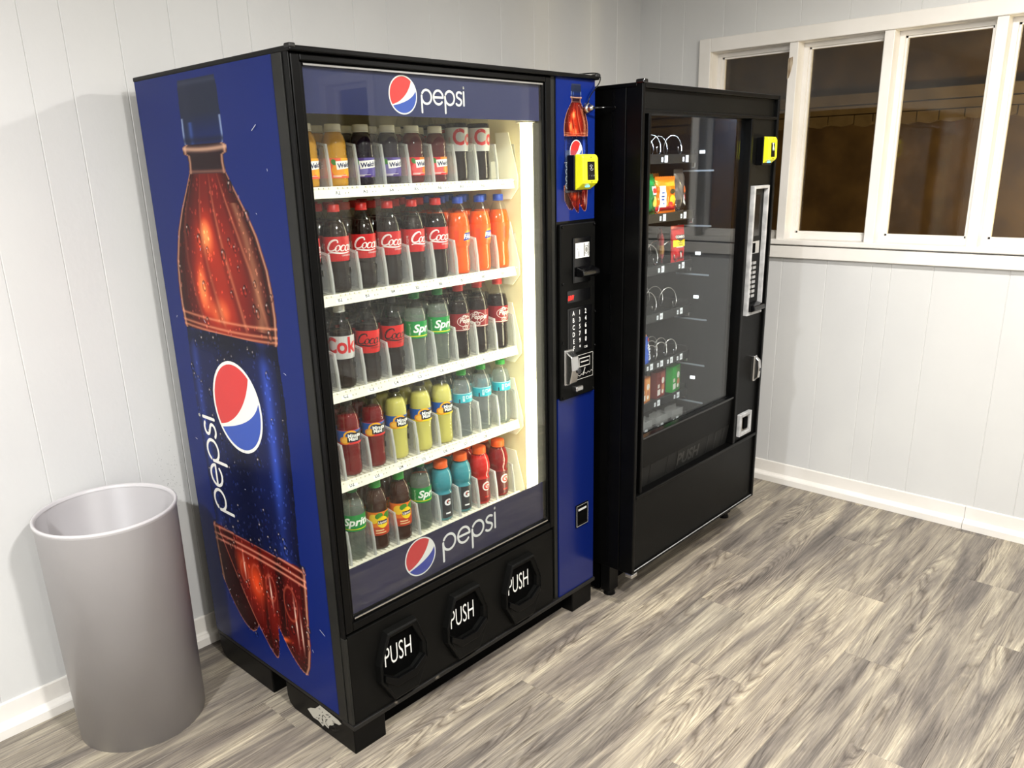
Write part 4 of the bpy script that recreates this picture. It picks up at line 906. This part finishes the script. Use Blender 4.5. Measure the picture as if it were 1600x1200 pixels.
WORDS = {  # colour words for names and labels
    'cola': ('cola bottle', 'dark cola bottle with a red label and red cap'), 'zero': ('cola bottle', 'cola bottle with red label and black script'), 'diet': ('cola bottle', 'dark diet cola bottle with a silver label'),
    'fanta': ('orange soda bottle', 'bright orange soda bottle with a blue cap'), 'sprite': ('lemon soda bottle', 'clear soda bottle with a green label and green cap'), 'pepper': ('dark soda bottle', 'dark soda bottle with a maroon label and red cap'),
    'lemon': ('lemonade bottle', 'yellow lemonade bottle with a blue label and black cap'), 'punch': ('fruit punch bottle', 'red fruit punch bottle with a blue label and black cap'), 'water': ('water bottle', 'clear water bottle with a teal label'),
    'gblue': ('sports drink bottle', 'light blue sports drink bottle with an orange cap'), 'gred': ('sports drink bottle', 'bright red sports drink bottle with an orange cap'), 'gdred': ('sports drink bottle', 'dark red sports drink bottle with an orange cap'),
    'tea': ('iced tea bottle', 'brown iced tea bottle with orange label and green cap'), 'wmango': ('juice bottle', 'orange juice bottle with a white cap'), 'wgrape': ('juice bottle', 'purple grape juice bottle with a white cap'), 'wfruit': ('juice bottle', 'red fruit juice bottle with a white cap')}
def make_bottle(kind):
    prof, fill, lq, l0, l1, art, cap, cr, ch = KINDS[kind]
    name = WORDS[kind][0].replace(' ', '_'); o = empty(name, (0, 0, 0)); top = prof[-1][1]
    mb = MB(); mb.lathe(prof, n=36); b = mb.build('bottle_body', M['pet'], o)
    # liquid, a hair inside the wall
    lp = [(max(r - .0009, .001), z + .001) for r, z in prof if z < fill]; lp = [(.001, lp[0][1])] + lp + [(interp(prof, fill) - .0009, fill), (.001, fill)]
    mb = MB(); mb.lathe(lp, n=36); mb.build('liquid', LQ[lq], o)
    mb = MB(); n = 40; vs = []; z0 = top - .004   # ribbed cap
    pr = [(cr, z0), (cr, z0 + ch * .88), (cr - .0014, z0 + ch), (.001, z0 + ch)]
    for i, (r, z) in enumerate(pr):
        for k in range(n): a = 2 * PI * k / n; q = r + (.0004 if k % 2 else 0) * (i < 2); vs.append((q * math.cos(a), q * math.sin(a), z))
    mb.add(vs, [(i * n + k, i * n + (k + 1) % n, (i + 1) * n + (k + 1) % n, (i + 1) * n + k) for i in range(3) for k in range(n)], 0, True)
    mb.lathe([(cr * .98, z0 - .004), (cr + .0008, z0 - .003), (cr + .0008, z0 - .001), (cr * .98, z0 - .0005)], n=28); mb.build('cap', CAPS[cap], o)
    R = interp(prof, (l0 + l1) / 2); cv = Canvas(); art(cv, l0, l1, R)
    def f(u, v, h):
        r = interp(prof, v) + .0005 + h; a = -PI / 2 + u / R; return (r * math.cos(a), r * math.sin(a), v)
    cv.build('label', f, o, step=.006, dh=.0001, rough=.3)
    return o
ROWS = [['wmango', 'wmango', 'wgrape', 'wgrape', 'wfruit', 'wfruit', 'diet', 'diet', None],
        ['cola', 'cola', 'cola', 'cola', 'cola', 'cola', 'fanta', 'fanta', 'fanta'],
        ['diet', 'diet', 'zero', 'zero', 'sprite', 'sprite', 'pepper', 'pepper', 'pepper'],
        ['punch', 'punch', 'punch', 'lemon', 'lemon', 'lemon', 'water', 'water', 'water'],
        ['sprite', 'sprite', 'tea', 'tea', 'sprite', 'gblue', 'gblue', 'gred', 'gdred']]
ROTS = [[0, 0, -.35, -.2, .1, -.15, .0, -.05, 0], [0, -.25, -.3, -.25, .25, -.3, .05, .05, .8], [0, -1.0, -.45, -.25, -.1, -.3, -.15, -.85, -.15], [0, -.45, -.45, -.35, -.35, -.3, -.1, -.1, -.1], [0, -.75, -.35, -.25, -.15, -.15, -.2, -.05, -.05]]
SHN = ['top shelf', 'second shelf', 'third shelf', 'fourth shelf', 'bottom shelf']; COLN = ['first', 'second', 'third', 'fourth', 'fifth', 'sixth', 'seventh', 'eighth', 'ninth']
protos = {}; rnd = random.Random(21)
def copy_tree(o, parent=None):
    c = o.copy(); COL.objects.link(c)
    if parent is not None: c.parent = parent; c.matrix_parent_inverse = Matrix()
    for ch in list(o.children): copy_tree(ch, c)
    return c
used = set()
for ri, row in enumerate(ROWS):
    for k, kind in enumerate(row):
        if kind is None: continue
        if kind not in protos: protos[kind] = make_bottle(kind)
        for d in range(4):
            b = protos[kind] if kind not in used else copy_tree(protos[kind]); used.add(kind)
            pitch = .0745
            b.location = (CXR[ri][k] + rnd.uniform(-.002, .002), .180 + d * pitch + rnd.uniform(-.002, .004), ROWZ[ri] + .0005)
            b.scale = (1.04, 1.04, .955) if not (ri == 0 and kind == 'diet') else (1.04, 1.04, .985)
            b.rotation_euler = (0, 0, ROTS[ri][k] if d == 0 else rnd.uniform(-1.5, 1.5))
            desc = WORDS[kind][1].split(' with ')[0]; full = WORDS[kind][1]
            if d == 0: lbl = '%s, front of %s column, %s' % (full.replace(' with a ', ' with '), COLN[k], SHN[ri])
            else: lbl = '%s %s the front one, %s column, %s' % (desc, ['', 'right behind', 'second behind', 'third behind'][d], COLN[k], SHN[ri])
            b['label'] = lbl; b['category'] = 'bottle'; b['group'] = ('bottles in front on the %s' if d == 0 else 'bottles queued behind on the %s') % SHN[ri]

# ------------------------------------------------------------------ grey bin
CXb, CYb = -.312, .648
bn = empty('waste_bin', (CXb, CYb, 0), 'tall grey plastic waste bin standing against the white wall', 'bin')
mb = MB(); mb.lathe([(.001, .012), (.168, .012), (.178, .676), (.1845, .681), (.1865, .678), (.186, .671), (.1835, .668), (.176, .0), (.001, .0)], CXb, CYb, 0, 96); mb.build('bin_body', M['grey'], bn)
mb = MB(); mb.lathe([(.1770, .674), (.1790, .6820), (.1830, .6845), (.1868, .6820), (.1872, .6765), (.1840, .6740)], CXb, CYb, 0, 96); mb.build('rim', mat('grey_bin_rim', rgb(196, 193, 194), .35), bn)

# ------------------------------------------------------------------ snack machine
SX0, SX1, SY, SZ0, SZ1, SD = 1.161, 2.124, -.136, .126, 1.806, .74
sm = empty('snack_vending_machine', (SX0, SY, 0), 'black snack vending machine with dark glass front beside the blue drink machine', 'vending machine')
mb = MB(); q = .012
mb.box(SX0, SX0 + q, SY + .061, SD, SZ0, SZ1 - .01); mb.box(SX1 - q, SX1, SY + .061, SD, SZ0, SZ1 - .01); mb.box(SX0 + q, SX1 - q, SD - q, SD, SZ0, SZ1 - .01); mb.box(SX0 + q, SX1 - q, SY + .061, SD - q, SZ1 - .03, SZ1 - .01); mb.box(SX0 + q, SX1 - q, SY + .061, SD - q, SZ0, SZ0 + .25)
mb.box(1.912, 1.924, SY + .061, SD - q, SZ0 + .25, SZ1 - .03)
mb.build('cabinet', M['black'], sm, bevel=.002)
mb = MB(); mb.box(SX0 + q, SX0 + q + .003, SY + .07, SD - q, .40, SZ1 - .03); mb.box(1.909, 1.912, SY + .07, SD - q, .40, SZ1 - .03); mb.box(SX0 + q, 1.912, SD - q - .004, SD - q - .001, .40, SZ1 - .03); mb.build('inner_lining', noisy('inner_lining_dark', rgb(17, 20, 26), rgb(22, 25, 32), .5, 6, spec=.3), sm)
mb = MB(); mb.box(SX0 - .002, SX0, SY + .108, SY + .112, SZ0 + .02, SZ1 - .02); mb.build('side_seam', M['blackgloss'], sm)
mb = MB(); mb.box(SX0 - .004, SX1 + .002, SY + .02, SD + .003, SZ1 - .012, SZ1); mb.build('top_cover', M['black'], sm, bevel=.002)
mb = MB(); mb.box(SX0 - .006, SX0 + .018, SY - .008, SY + .024, SZ1 - .004, SZ1 + .009); mb.build('hinge_cap', M['blackgloss'], sm, bevel=.004)
# door built as a deep frame with recessed panels
F = .016
mb = MB()
mb.box(SX0, SX0 + F, SY, SY + .06, SZ0, SZ1); mb.box(SX1 - F, SX1, SY, SY + .06, SZ0, SZ1); mb.box(SX0 + F, SX1 - F, SY, SY + .06, SZ1 - F, SZ1); mb.box(SX0 + F, SX1 - F, SY, SY + .06, SZ0, SZ0 + .010)
mb.box(SX0 + F, SX1 - F, SY, SY + .06, .418, .432); mb.box(SX0 + F, SX1 - F, SY + .002, SY + .06, 1.716, 1.728)
mb.box(1.898, 1.916, SY + .001, SY + .06, .432, 1.716); mb.box(1.206, 1.220, SY + .004, SY + .06, .432, 1.716)
dr = mb.build('door_frame', M['black'], sm, bevel=.003)
mb = MB(); mb.box(SX0 + F, SX1 - F, SY + .016, SY + .03, 1.728, SZ1 - F); mb.build('header_panel', M['blacktex'], dr)
mb = MB(); mb.box(SX0 + F, 1.206, SY + .022, SY + .06, .432, 1.716); mb.build('left_panel', M['blacktex'], dr)
mb = MB(); mb.box(1.916, SX1 - F, SY + .012, SY + .06, .432, 1.716); rp = mb.build('right_panel', M['blacktex'], dr)
mb = MB(); mb.box(SX0 + F, SX1 - F, SY + .010, SY + .03, SZ0 + .010, .418); mb.build('lower_panel', M['blacktex'], dr)
mb = MB(); mb.box(SX0 + F, SX1 - F, SY + .001, SY + .004, SZ0 + .0075, SZ0 + .0105); mb.build('bottom_trim', M['brushed'], dr)
mb = MB(); mb.box(1.220, 1.898, SY + .024, SY + .028, .640, 1.716); mb.build('glass_pane', M['glass'], dr)
mb = MB(); mb.box(1.220, 1.898, SY + .006, SY + .03, .632, .641); mb.build('glass_ledge', M['blackgloss'], dr, bevel=.002)
# delivery area : upper board, slanted flap with embossed word
mb = MB(); mb.prism([(SY + .012, .632), (SY + .018, .518), (SY + .05, .518), (SY + .05, .632)], 'x', 1.220, 1.898); mb.build('delivery_board', M['blacktex'], dr)
mb = MB(); A_ = (SY + .020, .518); B_ = (SY + .034, .432)
mb.prism([A_, B_, (SY + .05, .432), (SY + .05, .518)], 'x', 1.224, 1.896); flp = mb.build('delivery_flap', noisy('flap_grey_black', rgb(27, 27, 26), rgb(32, 32, 31), .5, 14, .3, 1200, spec=.2), dr)
ffl = lambda u, v, h: (u, A_[0] + (B_[0] - A_[0]) * (.518 - v) / .086 - .0008 - h * 4, v)
cv = Canvas(); cv.text('PUSH', 1.575, .450, .070, (44, 44, 42), align='C', sx=1.0, bold=.03); cv.build('push_lettering', ffl, flp)
cv = Canvas()
for x in (1.30, 1.42, 1.49, 1.72, 1.78, 1.845): cv.rect(x, x + .004, .434, .516, (14, 14, 14))
tag(cv.build('flap_ribs', ffl, flp), kind='stuff')
# silver selection panel
PX0, PX1, PZ0, PZ1 = 1.940, 2.068, .968, 1.474; pf = SY - .006; pr_ = SY + .014
bz = MB(); frame(bz, PX0, PX1, PZ0, PZ1, PX0 + .012, PX1 - .010, PZ0 + .014, PZ1 - .012, pf, SY + .02); bz.box(PX0 + .01, PX1 - .008, pr_, SY + .02, PZ0 + .012, PZ1 - .01)
pan = bz.build('selection_panel', M['brushed'], rp, bevel=.002)
mb = MB(); mb.box(1.958, 2.034, pr_ - .004, pr_, 1.280, 1.440); ds = mb.build('display_window', M['blackgloss'], rp, bevel=.001)
cv = Canvas(); cv.poly([(1.960, 1.362), (1.966, 1.360), (1.974, 1.368), (1.978, 1.380), (1.968, 1.378), (1.958, 1.382)], glow('amber_digits', (1.0, .75, .05), 1.2)); cv.build('display_digits', lambda u, v, h: (u, pr_ - .0045 - h, v), ds)
mb = MB(); mb.box(1.958, 2.034, pr_ - .008, pr_, 1.212, 1.262); mb.build('coin_slot_block', M['chrome'], rp, bevel=.002)
mb = MB(); mb.box(1.962, 1.996, pr_ - .010, pr_ - .006, 1.216, 1.254); mb.build('coin_slot', M['blackmatte'], rp)
for r in range(8):
    for c_ in range(2):
        mb = MB(); x = 1.962 + c_ * .034; z = 1.168 - r * .0190 * 1.0
        mb.box(x, x + .026, pr_ - .006, pr_, z, z + .0135); mb.build('selection_button', M['chrome'], rp, bevel=.002)
cv = Canvas(); cv.rect(1.960, 2.026, .995 + .02, 1.022 + .004, (150, 142, 124)); cv.rect(1.975, 2.010, 1.026, 1.030, (70, 66, 60)); cv.build('bill_sticker', lambda u, v, h: (u, pr_ - .0005 - h, v), rp)
mb = MB(); mb.prism([(pr_, 1.018), (pf - .022, 1.008), (pf - .026, .992), (pf - .010, .982), (pr_, .984)], 'x', 1.955, 2.046); mb.build('bill_slot', M['blackgloss'], rp, bevel=.003)
mb = MB(); mb.box(2.040, 2.064, SY - .004, SY + .014, .676, .786); mb.prism([(SY - .004, .782), (SY - .022, .768), (SY - .026, .73), (SY - .022, .694), (SY - .004, .680)], 'x', 2.043, 2.061); lkk = mb.build('lock_handle', M['chrome'], rp, bevel=.003)
mb = MB(); mb.cyl((2.052, SY - .026, .728), (2.052, SY - .029, .728), .007, 14); mb.build('lock_cylinder', mat('dark_metal', rgb(80, 80, 82), .35, 1.0), lkk)
bz = MB(); frame(bz, 1.946, 2.050, .450, .548, 1.962, 2.036, .466, .533, SY - .004, SY + .014); ccp = bz.build('coin_return', M['brushed'], rp, bevel=.003)
mb = MB(); mb.box(1.962, 2.036, SY + .008, SY + .013, .466, .533); mb.build('coin_return_cup', mat('cup_grey', rgb(120, 112, 98), .5), ccp)
mb = MB(); mb.box(1.990, 2.022, SY + .0, SY + .009, .476, .524); mb.build('coin_return_flap', M['blackmatte'], ccp)
card_reader(rp, 1.968, 1.553, SY + .012, 'cup', .072, .050, .098)
# legs
for (lx, ly) in ((1.19, SY + .12), (2.09, SY + .12), (1.19, .68), (2.09, .68)):
    mb = MB(); mb.box(lx - .028, lx + .028, ly - .02, ly + .02, .02, SZ0 + .002); mb.cyl((lx, ly, .03), (lx, ly, 0), .014, 14, r2=.024); mb.build('leg', M['black'], sm, bevel=.002)
mb = MB(); mb.box(SX0 + .01, SX1 - .01, .02, SD - .01, .012, SZ0 + .001); mb.build('floor_shade_box', M['blackmatte'], sm)  # added dark box to shade the floor beneath, not a machine part
mb = MB(); mb.box(SX0 - .004, SX0 + .03, SY - .004, SY + .03, SZ0 - .012, SZ0 + .004); mb.build('door_hinge', M['chrome'], sm, bevel=.003)
mb = MB(); mb.box(1.24, 1.88, SY + .064, SY + .082, 1.752, 1.758); mb.build('light_strip', M['led'], sm)
# trays with spirals
TX0, TX1 = 1.175, 1.775
TR = [(1.583, 4, .145, .034), (1.378, 4, .145, .036), (1.190, 4, .145, .036), (1.012, 4, .145, .036), (.825, 8, .072, .026), (.668, 4, .145, .0), (.566, 5, .115, .0)]
dark = mat('tray_black', rgb(16, 18, 22), .35)
def coil(cx, yf, cz, r, n, pitch, wire):
    pts = []
    for i in range(n * 20 + 1):
        a = i / 20 * 2 * PI - PI * .42; pts.append((cx + r * math.sin(a), yf + i / 20 * pitch, cz - r * math.cos(a)))
    return pts
COINS = []
for ti, (tz, nc, pt, r) in enumerate(TR):
    mb = MB(); mb.box(TX0, TX1, .03, .60, tz - .016, tz - .012); mb.box(TX0, TX1, .020, .026, tz - .018, tz + .014); mb.box(TX1 - .003, TX1, .03, .60, tz - .016, tz + .03); mb.box(TX0, TX0 + .003, .03, .60, tz - .016, tz + .03)
    tr = mb.build('snack_tray', dark, sm)
    mb = MB(); mb.box(TX1 + .012, TX1 + .016, -.045, .10, tz - .050, tz - .044); mb.build('tray_rail', mat('rail_grey', rgb(130, 140, 150), .4), tr)
    mb = MB(); mb.box(TX1 + .004, TX1 + .014, .03, .045, tz - .035, tz - .006); mb.build('tray_latch', M['steel'], tr, bevel=.002)
    if ti in (0, 2, 3, 5):
        mb = MB(); mb.box(1.898, 1.906, .060, .080, tz + .016, tz + .028); mb.build('sensor_clip', glow('sensor_clip_glow', (.9, .95, 1.0), 1.1), sm)  # clip given its own glow so it reads white; it is no lamp
    for c_ in range(nc):
        x = 1.700 - pt * c_ if ti != 4 else 1.712 - pt * c_
        if x < TX0 + .03: continue
        COINS.append((ti, c_, x, tz))
        cv = Canvas(); s_ = .012
        cv.rect(x - .030, x - .018, tz - .012, tz + .004, (225, 230, 236)); cv.text('%d' % (nc - c_), x - .027, tz - .008, .010, (60, 60, 64)); cv.rect(x - .008, x + .012, tz - .014, tz + .010, (235, 240, 246)); cv.text('%d%d' % (ti + 1, (nc - c_)), x - .006, tz - .007, .013, (70, 74, 90))
        cv.build('price_tag', lambda u, v, h: (u, .0195 - h, v), tr)
        if r > 0:
            mb = MB(); mb.tube(coil(x - .01, .032, tz + .014 + r, r, 7 if pt > .1 else 9, .062 if pt > .1 else .045, 0), .0021, 6)
            mb.build('spiral', M['steel'], tr)
        if ti == 6:
            mb = MB(); mb.box(x - .042, x + .042, .018, .021, tz + .006, tz + .040); mb.box(x - .042, x - .039, .021, .09, tz + .0, tz + .035); mb.box(x + .039, x + .042, .021, .09, tz + .0, tz + .035); mb.box(x - .042, x + .042, .05, .053, tz + .0, tz + .05)
            mb.build('clear_bin', M['divider'], tr)

# snacks
def bag(name, label, cx, cy, z0, wd, ht, th, tilt, cols, yaw=0.0, group='snack bags on the second tray', writing=None, arts=None):
    """pillow bag: puffed body with crimped top and bottom seams"""
    og = (cx, cy, z0); o = empty(name, og, label, 'snack', group); o.rotation_euler = (tilt, 0, yaw)
    NU, NV = 24, 28; rr = random.Random(hash(name + label[:8]) % 97 if False else len(label)); ph = [rr.uniform(0, 6) for _ in range(6)]
    def puff(u, v):
        e = max(0.0, 1 - abs(u) ** 3.0) * max(0.0, 1 - abs(2 * v - 1) ** 4.5)
        wr = .10 * math.sin(7 * u + ph[0] + 5 * v) * math.sin(9 * v + ph[1]) + .06 * math.sin(17 * v + ph[2] + 4 * u)
        return th / 2 * (e ** .55) * (1 + wr * 1.2)
    def wdt(v): return wd / 2 * (1 - .05 * math.sin(PI * v) + (.012 * math.sin(40 * v)))
    mb = MB(); vs = []; fs = []; ms = []
    for side in (-1, 1):
        b = len(vs)
        for j in range(NV + 1):
            v = j / NV
            for i in range(NU + 1):
                u = -1 + 2 * i / NU; vs.append((wdt(v) * u, side * puff(u, v), ht * v))
        for j in range(NV):
            for i in range(NU):
                q = b + j * (NU + 1) + i; f = (q, q + 1, q + NU + 2, q + NU + 1); fs.append(f if side < 0 else f[::-1]); v = (j + .5) / NV; m_ = 0
                for k, (v0, v1, mi) in enumerate(cols[1]):
                    if v0 <= v < v1: m_ = mi
                ms.append(m_)
    mb.v = vs; mb.f = fs; mb.m = ms; mb.sm = [True] * len(fs)
    me = bpy.data.meshes.new('bag_body'); me.from_pydata(vs, [], fs)
    for c in cols[0]: me.materials.append(mat('foil_%d_%d_%d' % c, rgb(*c), .28, .15, coat=.4))
    me.polygons.foreach_set('material_index', ms); me.polygons.foreach_set('use_smooth', [True] * len(fs)); me.update()
    bo = bpy.data.objects.new('bag_body', me); COL.objects.link(bo); bo.parent = o
    cv = Canvas()
    if arts: arts(cv, wd, ht)
    if cv.items:
        def f(u, v, h): return (u + og[0], -puff(max(-.99, min(.99, u / (wd / 2))), max(.01, min(.99, v / ht))) - .0012 - h + og[1], v + og[2])
        cv.build('bag_print', f, o, step=.008, rough=.3)
    # crimped seams with zigzag edge
    for nm, zt, sg in (('top_seam', ht, 1), ('bottom_seam', 0, -1)):
        n = 18; w_ = wdt(0) * 1.02; up = [(-w_ + 2 * w_ * i / n, zt + sg * (.010 + (.003 if i % 2 else 0))) for i in range(n + 1)]
        mm = MB(); mm.prism([(og[0] + a, og[2] + b) for a, b in up] + [(og[0] + w_, og[2] + zt - sg * .002), (og[0] - w_, og[2] + zt - sg * .002)], 'y', og[1] - .0009, og[1] + .0009); mm.build(nm, mat('foil_%d_%d_%d' % cols[0][0], rgb(*cols[0][0]), .28, .15, coat=.4), o)
    return o
def art_orange(cv, w, h):
    cv.rect(-w * .40, -w * .12, h * .12, h * .80, (238, 236, 230)); [cv.rect(-w * .32, -w * .20, h * q_, h * (q_ + .05), (60, 80, 150)) for q_ in (.22, .34, .44, .56)]; cv.ell(w * .2, h * .35, w * .16, h * .15, (250, 180, 30)); cv.ell(w * .22, h * .62, w * .15, h * .08, (70, 60, 30)); cv.ell(w * .12, h * .22, w * .12, h * .07, (220, 40, 40))
def art_dark(cv, w, h):
    cv.poly([(w * .02, h * .42), (w * .36, h * .36), (w * .10, h * .30), (w * .30, h * .12), (w * .0, h * .22)], (226, 224, 220)); cv.ell(w * .18, h * .55, w * .10, h * .10, (214, 110, 60), rot=.4); cv.ell(w * .26, h * .34, w * .06, h * .08, (190, 40, 34))
def art_green(cv, w, h):
    cv.rect(-w * .2, w * .4, h * .50, h * .74, (240, 232, 224)); cv.ell(w * .1, h * .62, w * .22, h * .08, (204, 40, 36)); cv.ell(w * .1, h * .30, w * .2, h * .16, (236, 214, 90))
def art_blue(cv, w, h): [cv.stroke([(-w * .2 + (i_ % 2) * w * .06, h * (.15 + .1 * i_)), (w * .16, h * (.19 + .1 * i_))], .008, (238, 242, 250)) for i_ in range(6)]; cv.ell(w * .25, h * .8, w * .12, h * .06, (200, 60, 50))
def art_combo(cv, w, h):
    cv.rect(-w * .46, w * .46, h * .42, h * .64, (248, 222, 20)); cv.poly([(-w * .30, h * .80), (w * .32, h * .80), (w * .30, h * .68), (0, h * .56), (-w * .28, h * .68)], (44, 24, 30)); cv.text('COMBOS', 0, h * .70, w * .17, (244, 240, 236), align='C', bold=.04); cv.rect(-w * .22, w * .18, h * .535, h * .555, (120, 96, 20)); cv.rect(-w * .16, w * .2, h * .475, h * .495, (120, 96, 20), True)
    cv.rect(-w * .28, w * .2, h * .395, h * .42, (240, 236, 230)); cv.ell(w * .05, h * .24, w * .12, h * .05, (60, 20, 24)); cv.stroke([(w * .04, h * .22), (w * .10, h * .08)], .006, (240, 230, 220))
T2, T3, T5, T6 = 1.378, 1.190, .825, .668
bag('chip_bag', 'green snack bag at the left edge of the second tray', 1.515, .056, T2 + .016, .095, .125, .036, -.06, [[(20, 120, 60), (240, 235, 230), (24, 150, 70)], [(.8, 1, 2)]], .25, arts=art_green)
bag('chip_bag', 'orange and white crisp bag leaning in the middle of the second tray', 1.622, .058, T2 + .018, .110, .112, .034, -.05, [[(244, 122, 18), (250, 160, 40), (220, 40, 50)], [(.8, 1, 1), (0, .16, 2)]], -.15, arts=art_orange)
bag('chip_bag', 'orange crisp bag standing behind the orange and white one', 1.625, .135, T2 + .016, .105, .125, .040, -.05, [[(246, 140, 26), (250, 180, 60)], [(.7, 1, 1)]], -.3)
bag('chip_bag', 'dark grey snack bag with white streak on the second tray', 1.726, .062, T2 + .014, .078, .140, .036, -.05, [[(104, 96, 90), (60, 54, 52)], [(0, .3, 1)]], .1, arts=art_dark)
bag('pretzel_bag', 'red and yellow pretzel bag at the right of the third tray', 1.722, .058, T3 + .016, .080, .118, .030, -.04, [[(206, 28, 36), (206, 28, 36)], []], -.10, 'snack bags on the third tray', arts=art_combo)
bag('candy_bag', 'dark red and gold candy bag leaning left on the third tray', 1.622, .07, T3 + .026, .060, .100, .024, -.04, [[(134, 34, 40), (150, 110, 60)], [(.2, .55, 1)]], .7, 'snack bags on the third tray')
bag('cookie_pack', 'blue cookie pack leaning at the left of the fifth tray', 1.515, .050, T5 + .002, .060, .115, .026, -.15, [[(30, 84, 190), (250, 150, 40)], [(.93, 1, 1)]], .35, 'packs on the fifth tray', arts=art_blue)
def snack_box(label, cx, cy, z0, w_, h_, d_, c1, c2, yaw):
    o = empty('cookie_box', (cx, cy, z0), label, 'snack', 'boxes on the sixth tray'); o.rotation_euler = (0, 0, yaw)
    mb = MB(); mb.box(cx - w_ / 2, cx + w_ / 2, cy, cy + d_, z0, z0 + h_); b = mb.build('carton', mat('carton_%d_%d_%d' % c1, rgb(*c1), .35, coat=.3), o, bevel=.0015)
    cv = Canvas(); cv.rect(cx - w_ * .02, cx + w_ * .46, z0 + h_ * .06, z0 + h_ * .94, c2); cv.ell(cx + w_ * .22, z0 + h_ * .62, w_ * .16, h_ * .12, (230, 226, 220)); cv.ell(cx + w_ * .24, z0 + h_ * .34, w_ * .17, h_ * .14, (196, 120, 80)); cv.ell(cx + w_ * .2, z0 + h_ * .2, w_ * .12, h_ * .08, (240, 236, 226))
    cv.rect(cx - w_ * .44, cx - w_ * .10, z0 + h_ * .12, z0 + h_ * .34, (232, 230, 226)); cv.rect(cx - w_ * .42, cx - w_ * .2, z0 + h_ * .40, z0 + h_ * .54, (214, 206, 196)); cv.build('carton_print', lambda u, v, h: (u, cy - .0004 - h, v), o, rough=.35)
    # cut-away back of the multipack in pale card
    mb = MB(); mb.box(cx - w_ * .5 - .022, cx - w_ * .02, cy + d_ + .002, cy + d_ + .006, z0 + h_ * .42, z0 + h_ * 1.02); mb.build('pale_backing', mat('pale_card', rgb(96, 94, 90), .7), o)
snack_box('brown and red cookie box with a white sticker on the sixth tray', 1.612, .045, T6 + .004, .078, .108, .03, (110, 28, 26), (150, 60, 50), .15)
snack_box('green cookie box with a white sticker at the right of the sixth tray', 1.728, .045, T6 + .004, .078, .108, .03, (40, 160, 60), (70, 130, 60), .15)
snack_box('orange cookie box at the left edge of the sixth tray', 1.505, .045, T6 + .004, .078, .100, .03, (206, 120, 50), (226, 160, 90), .15)
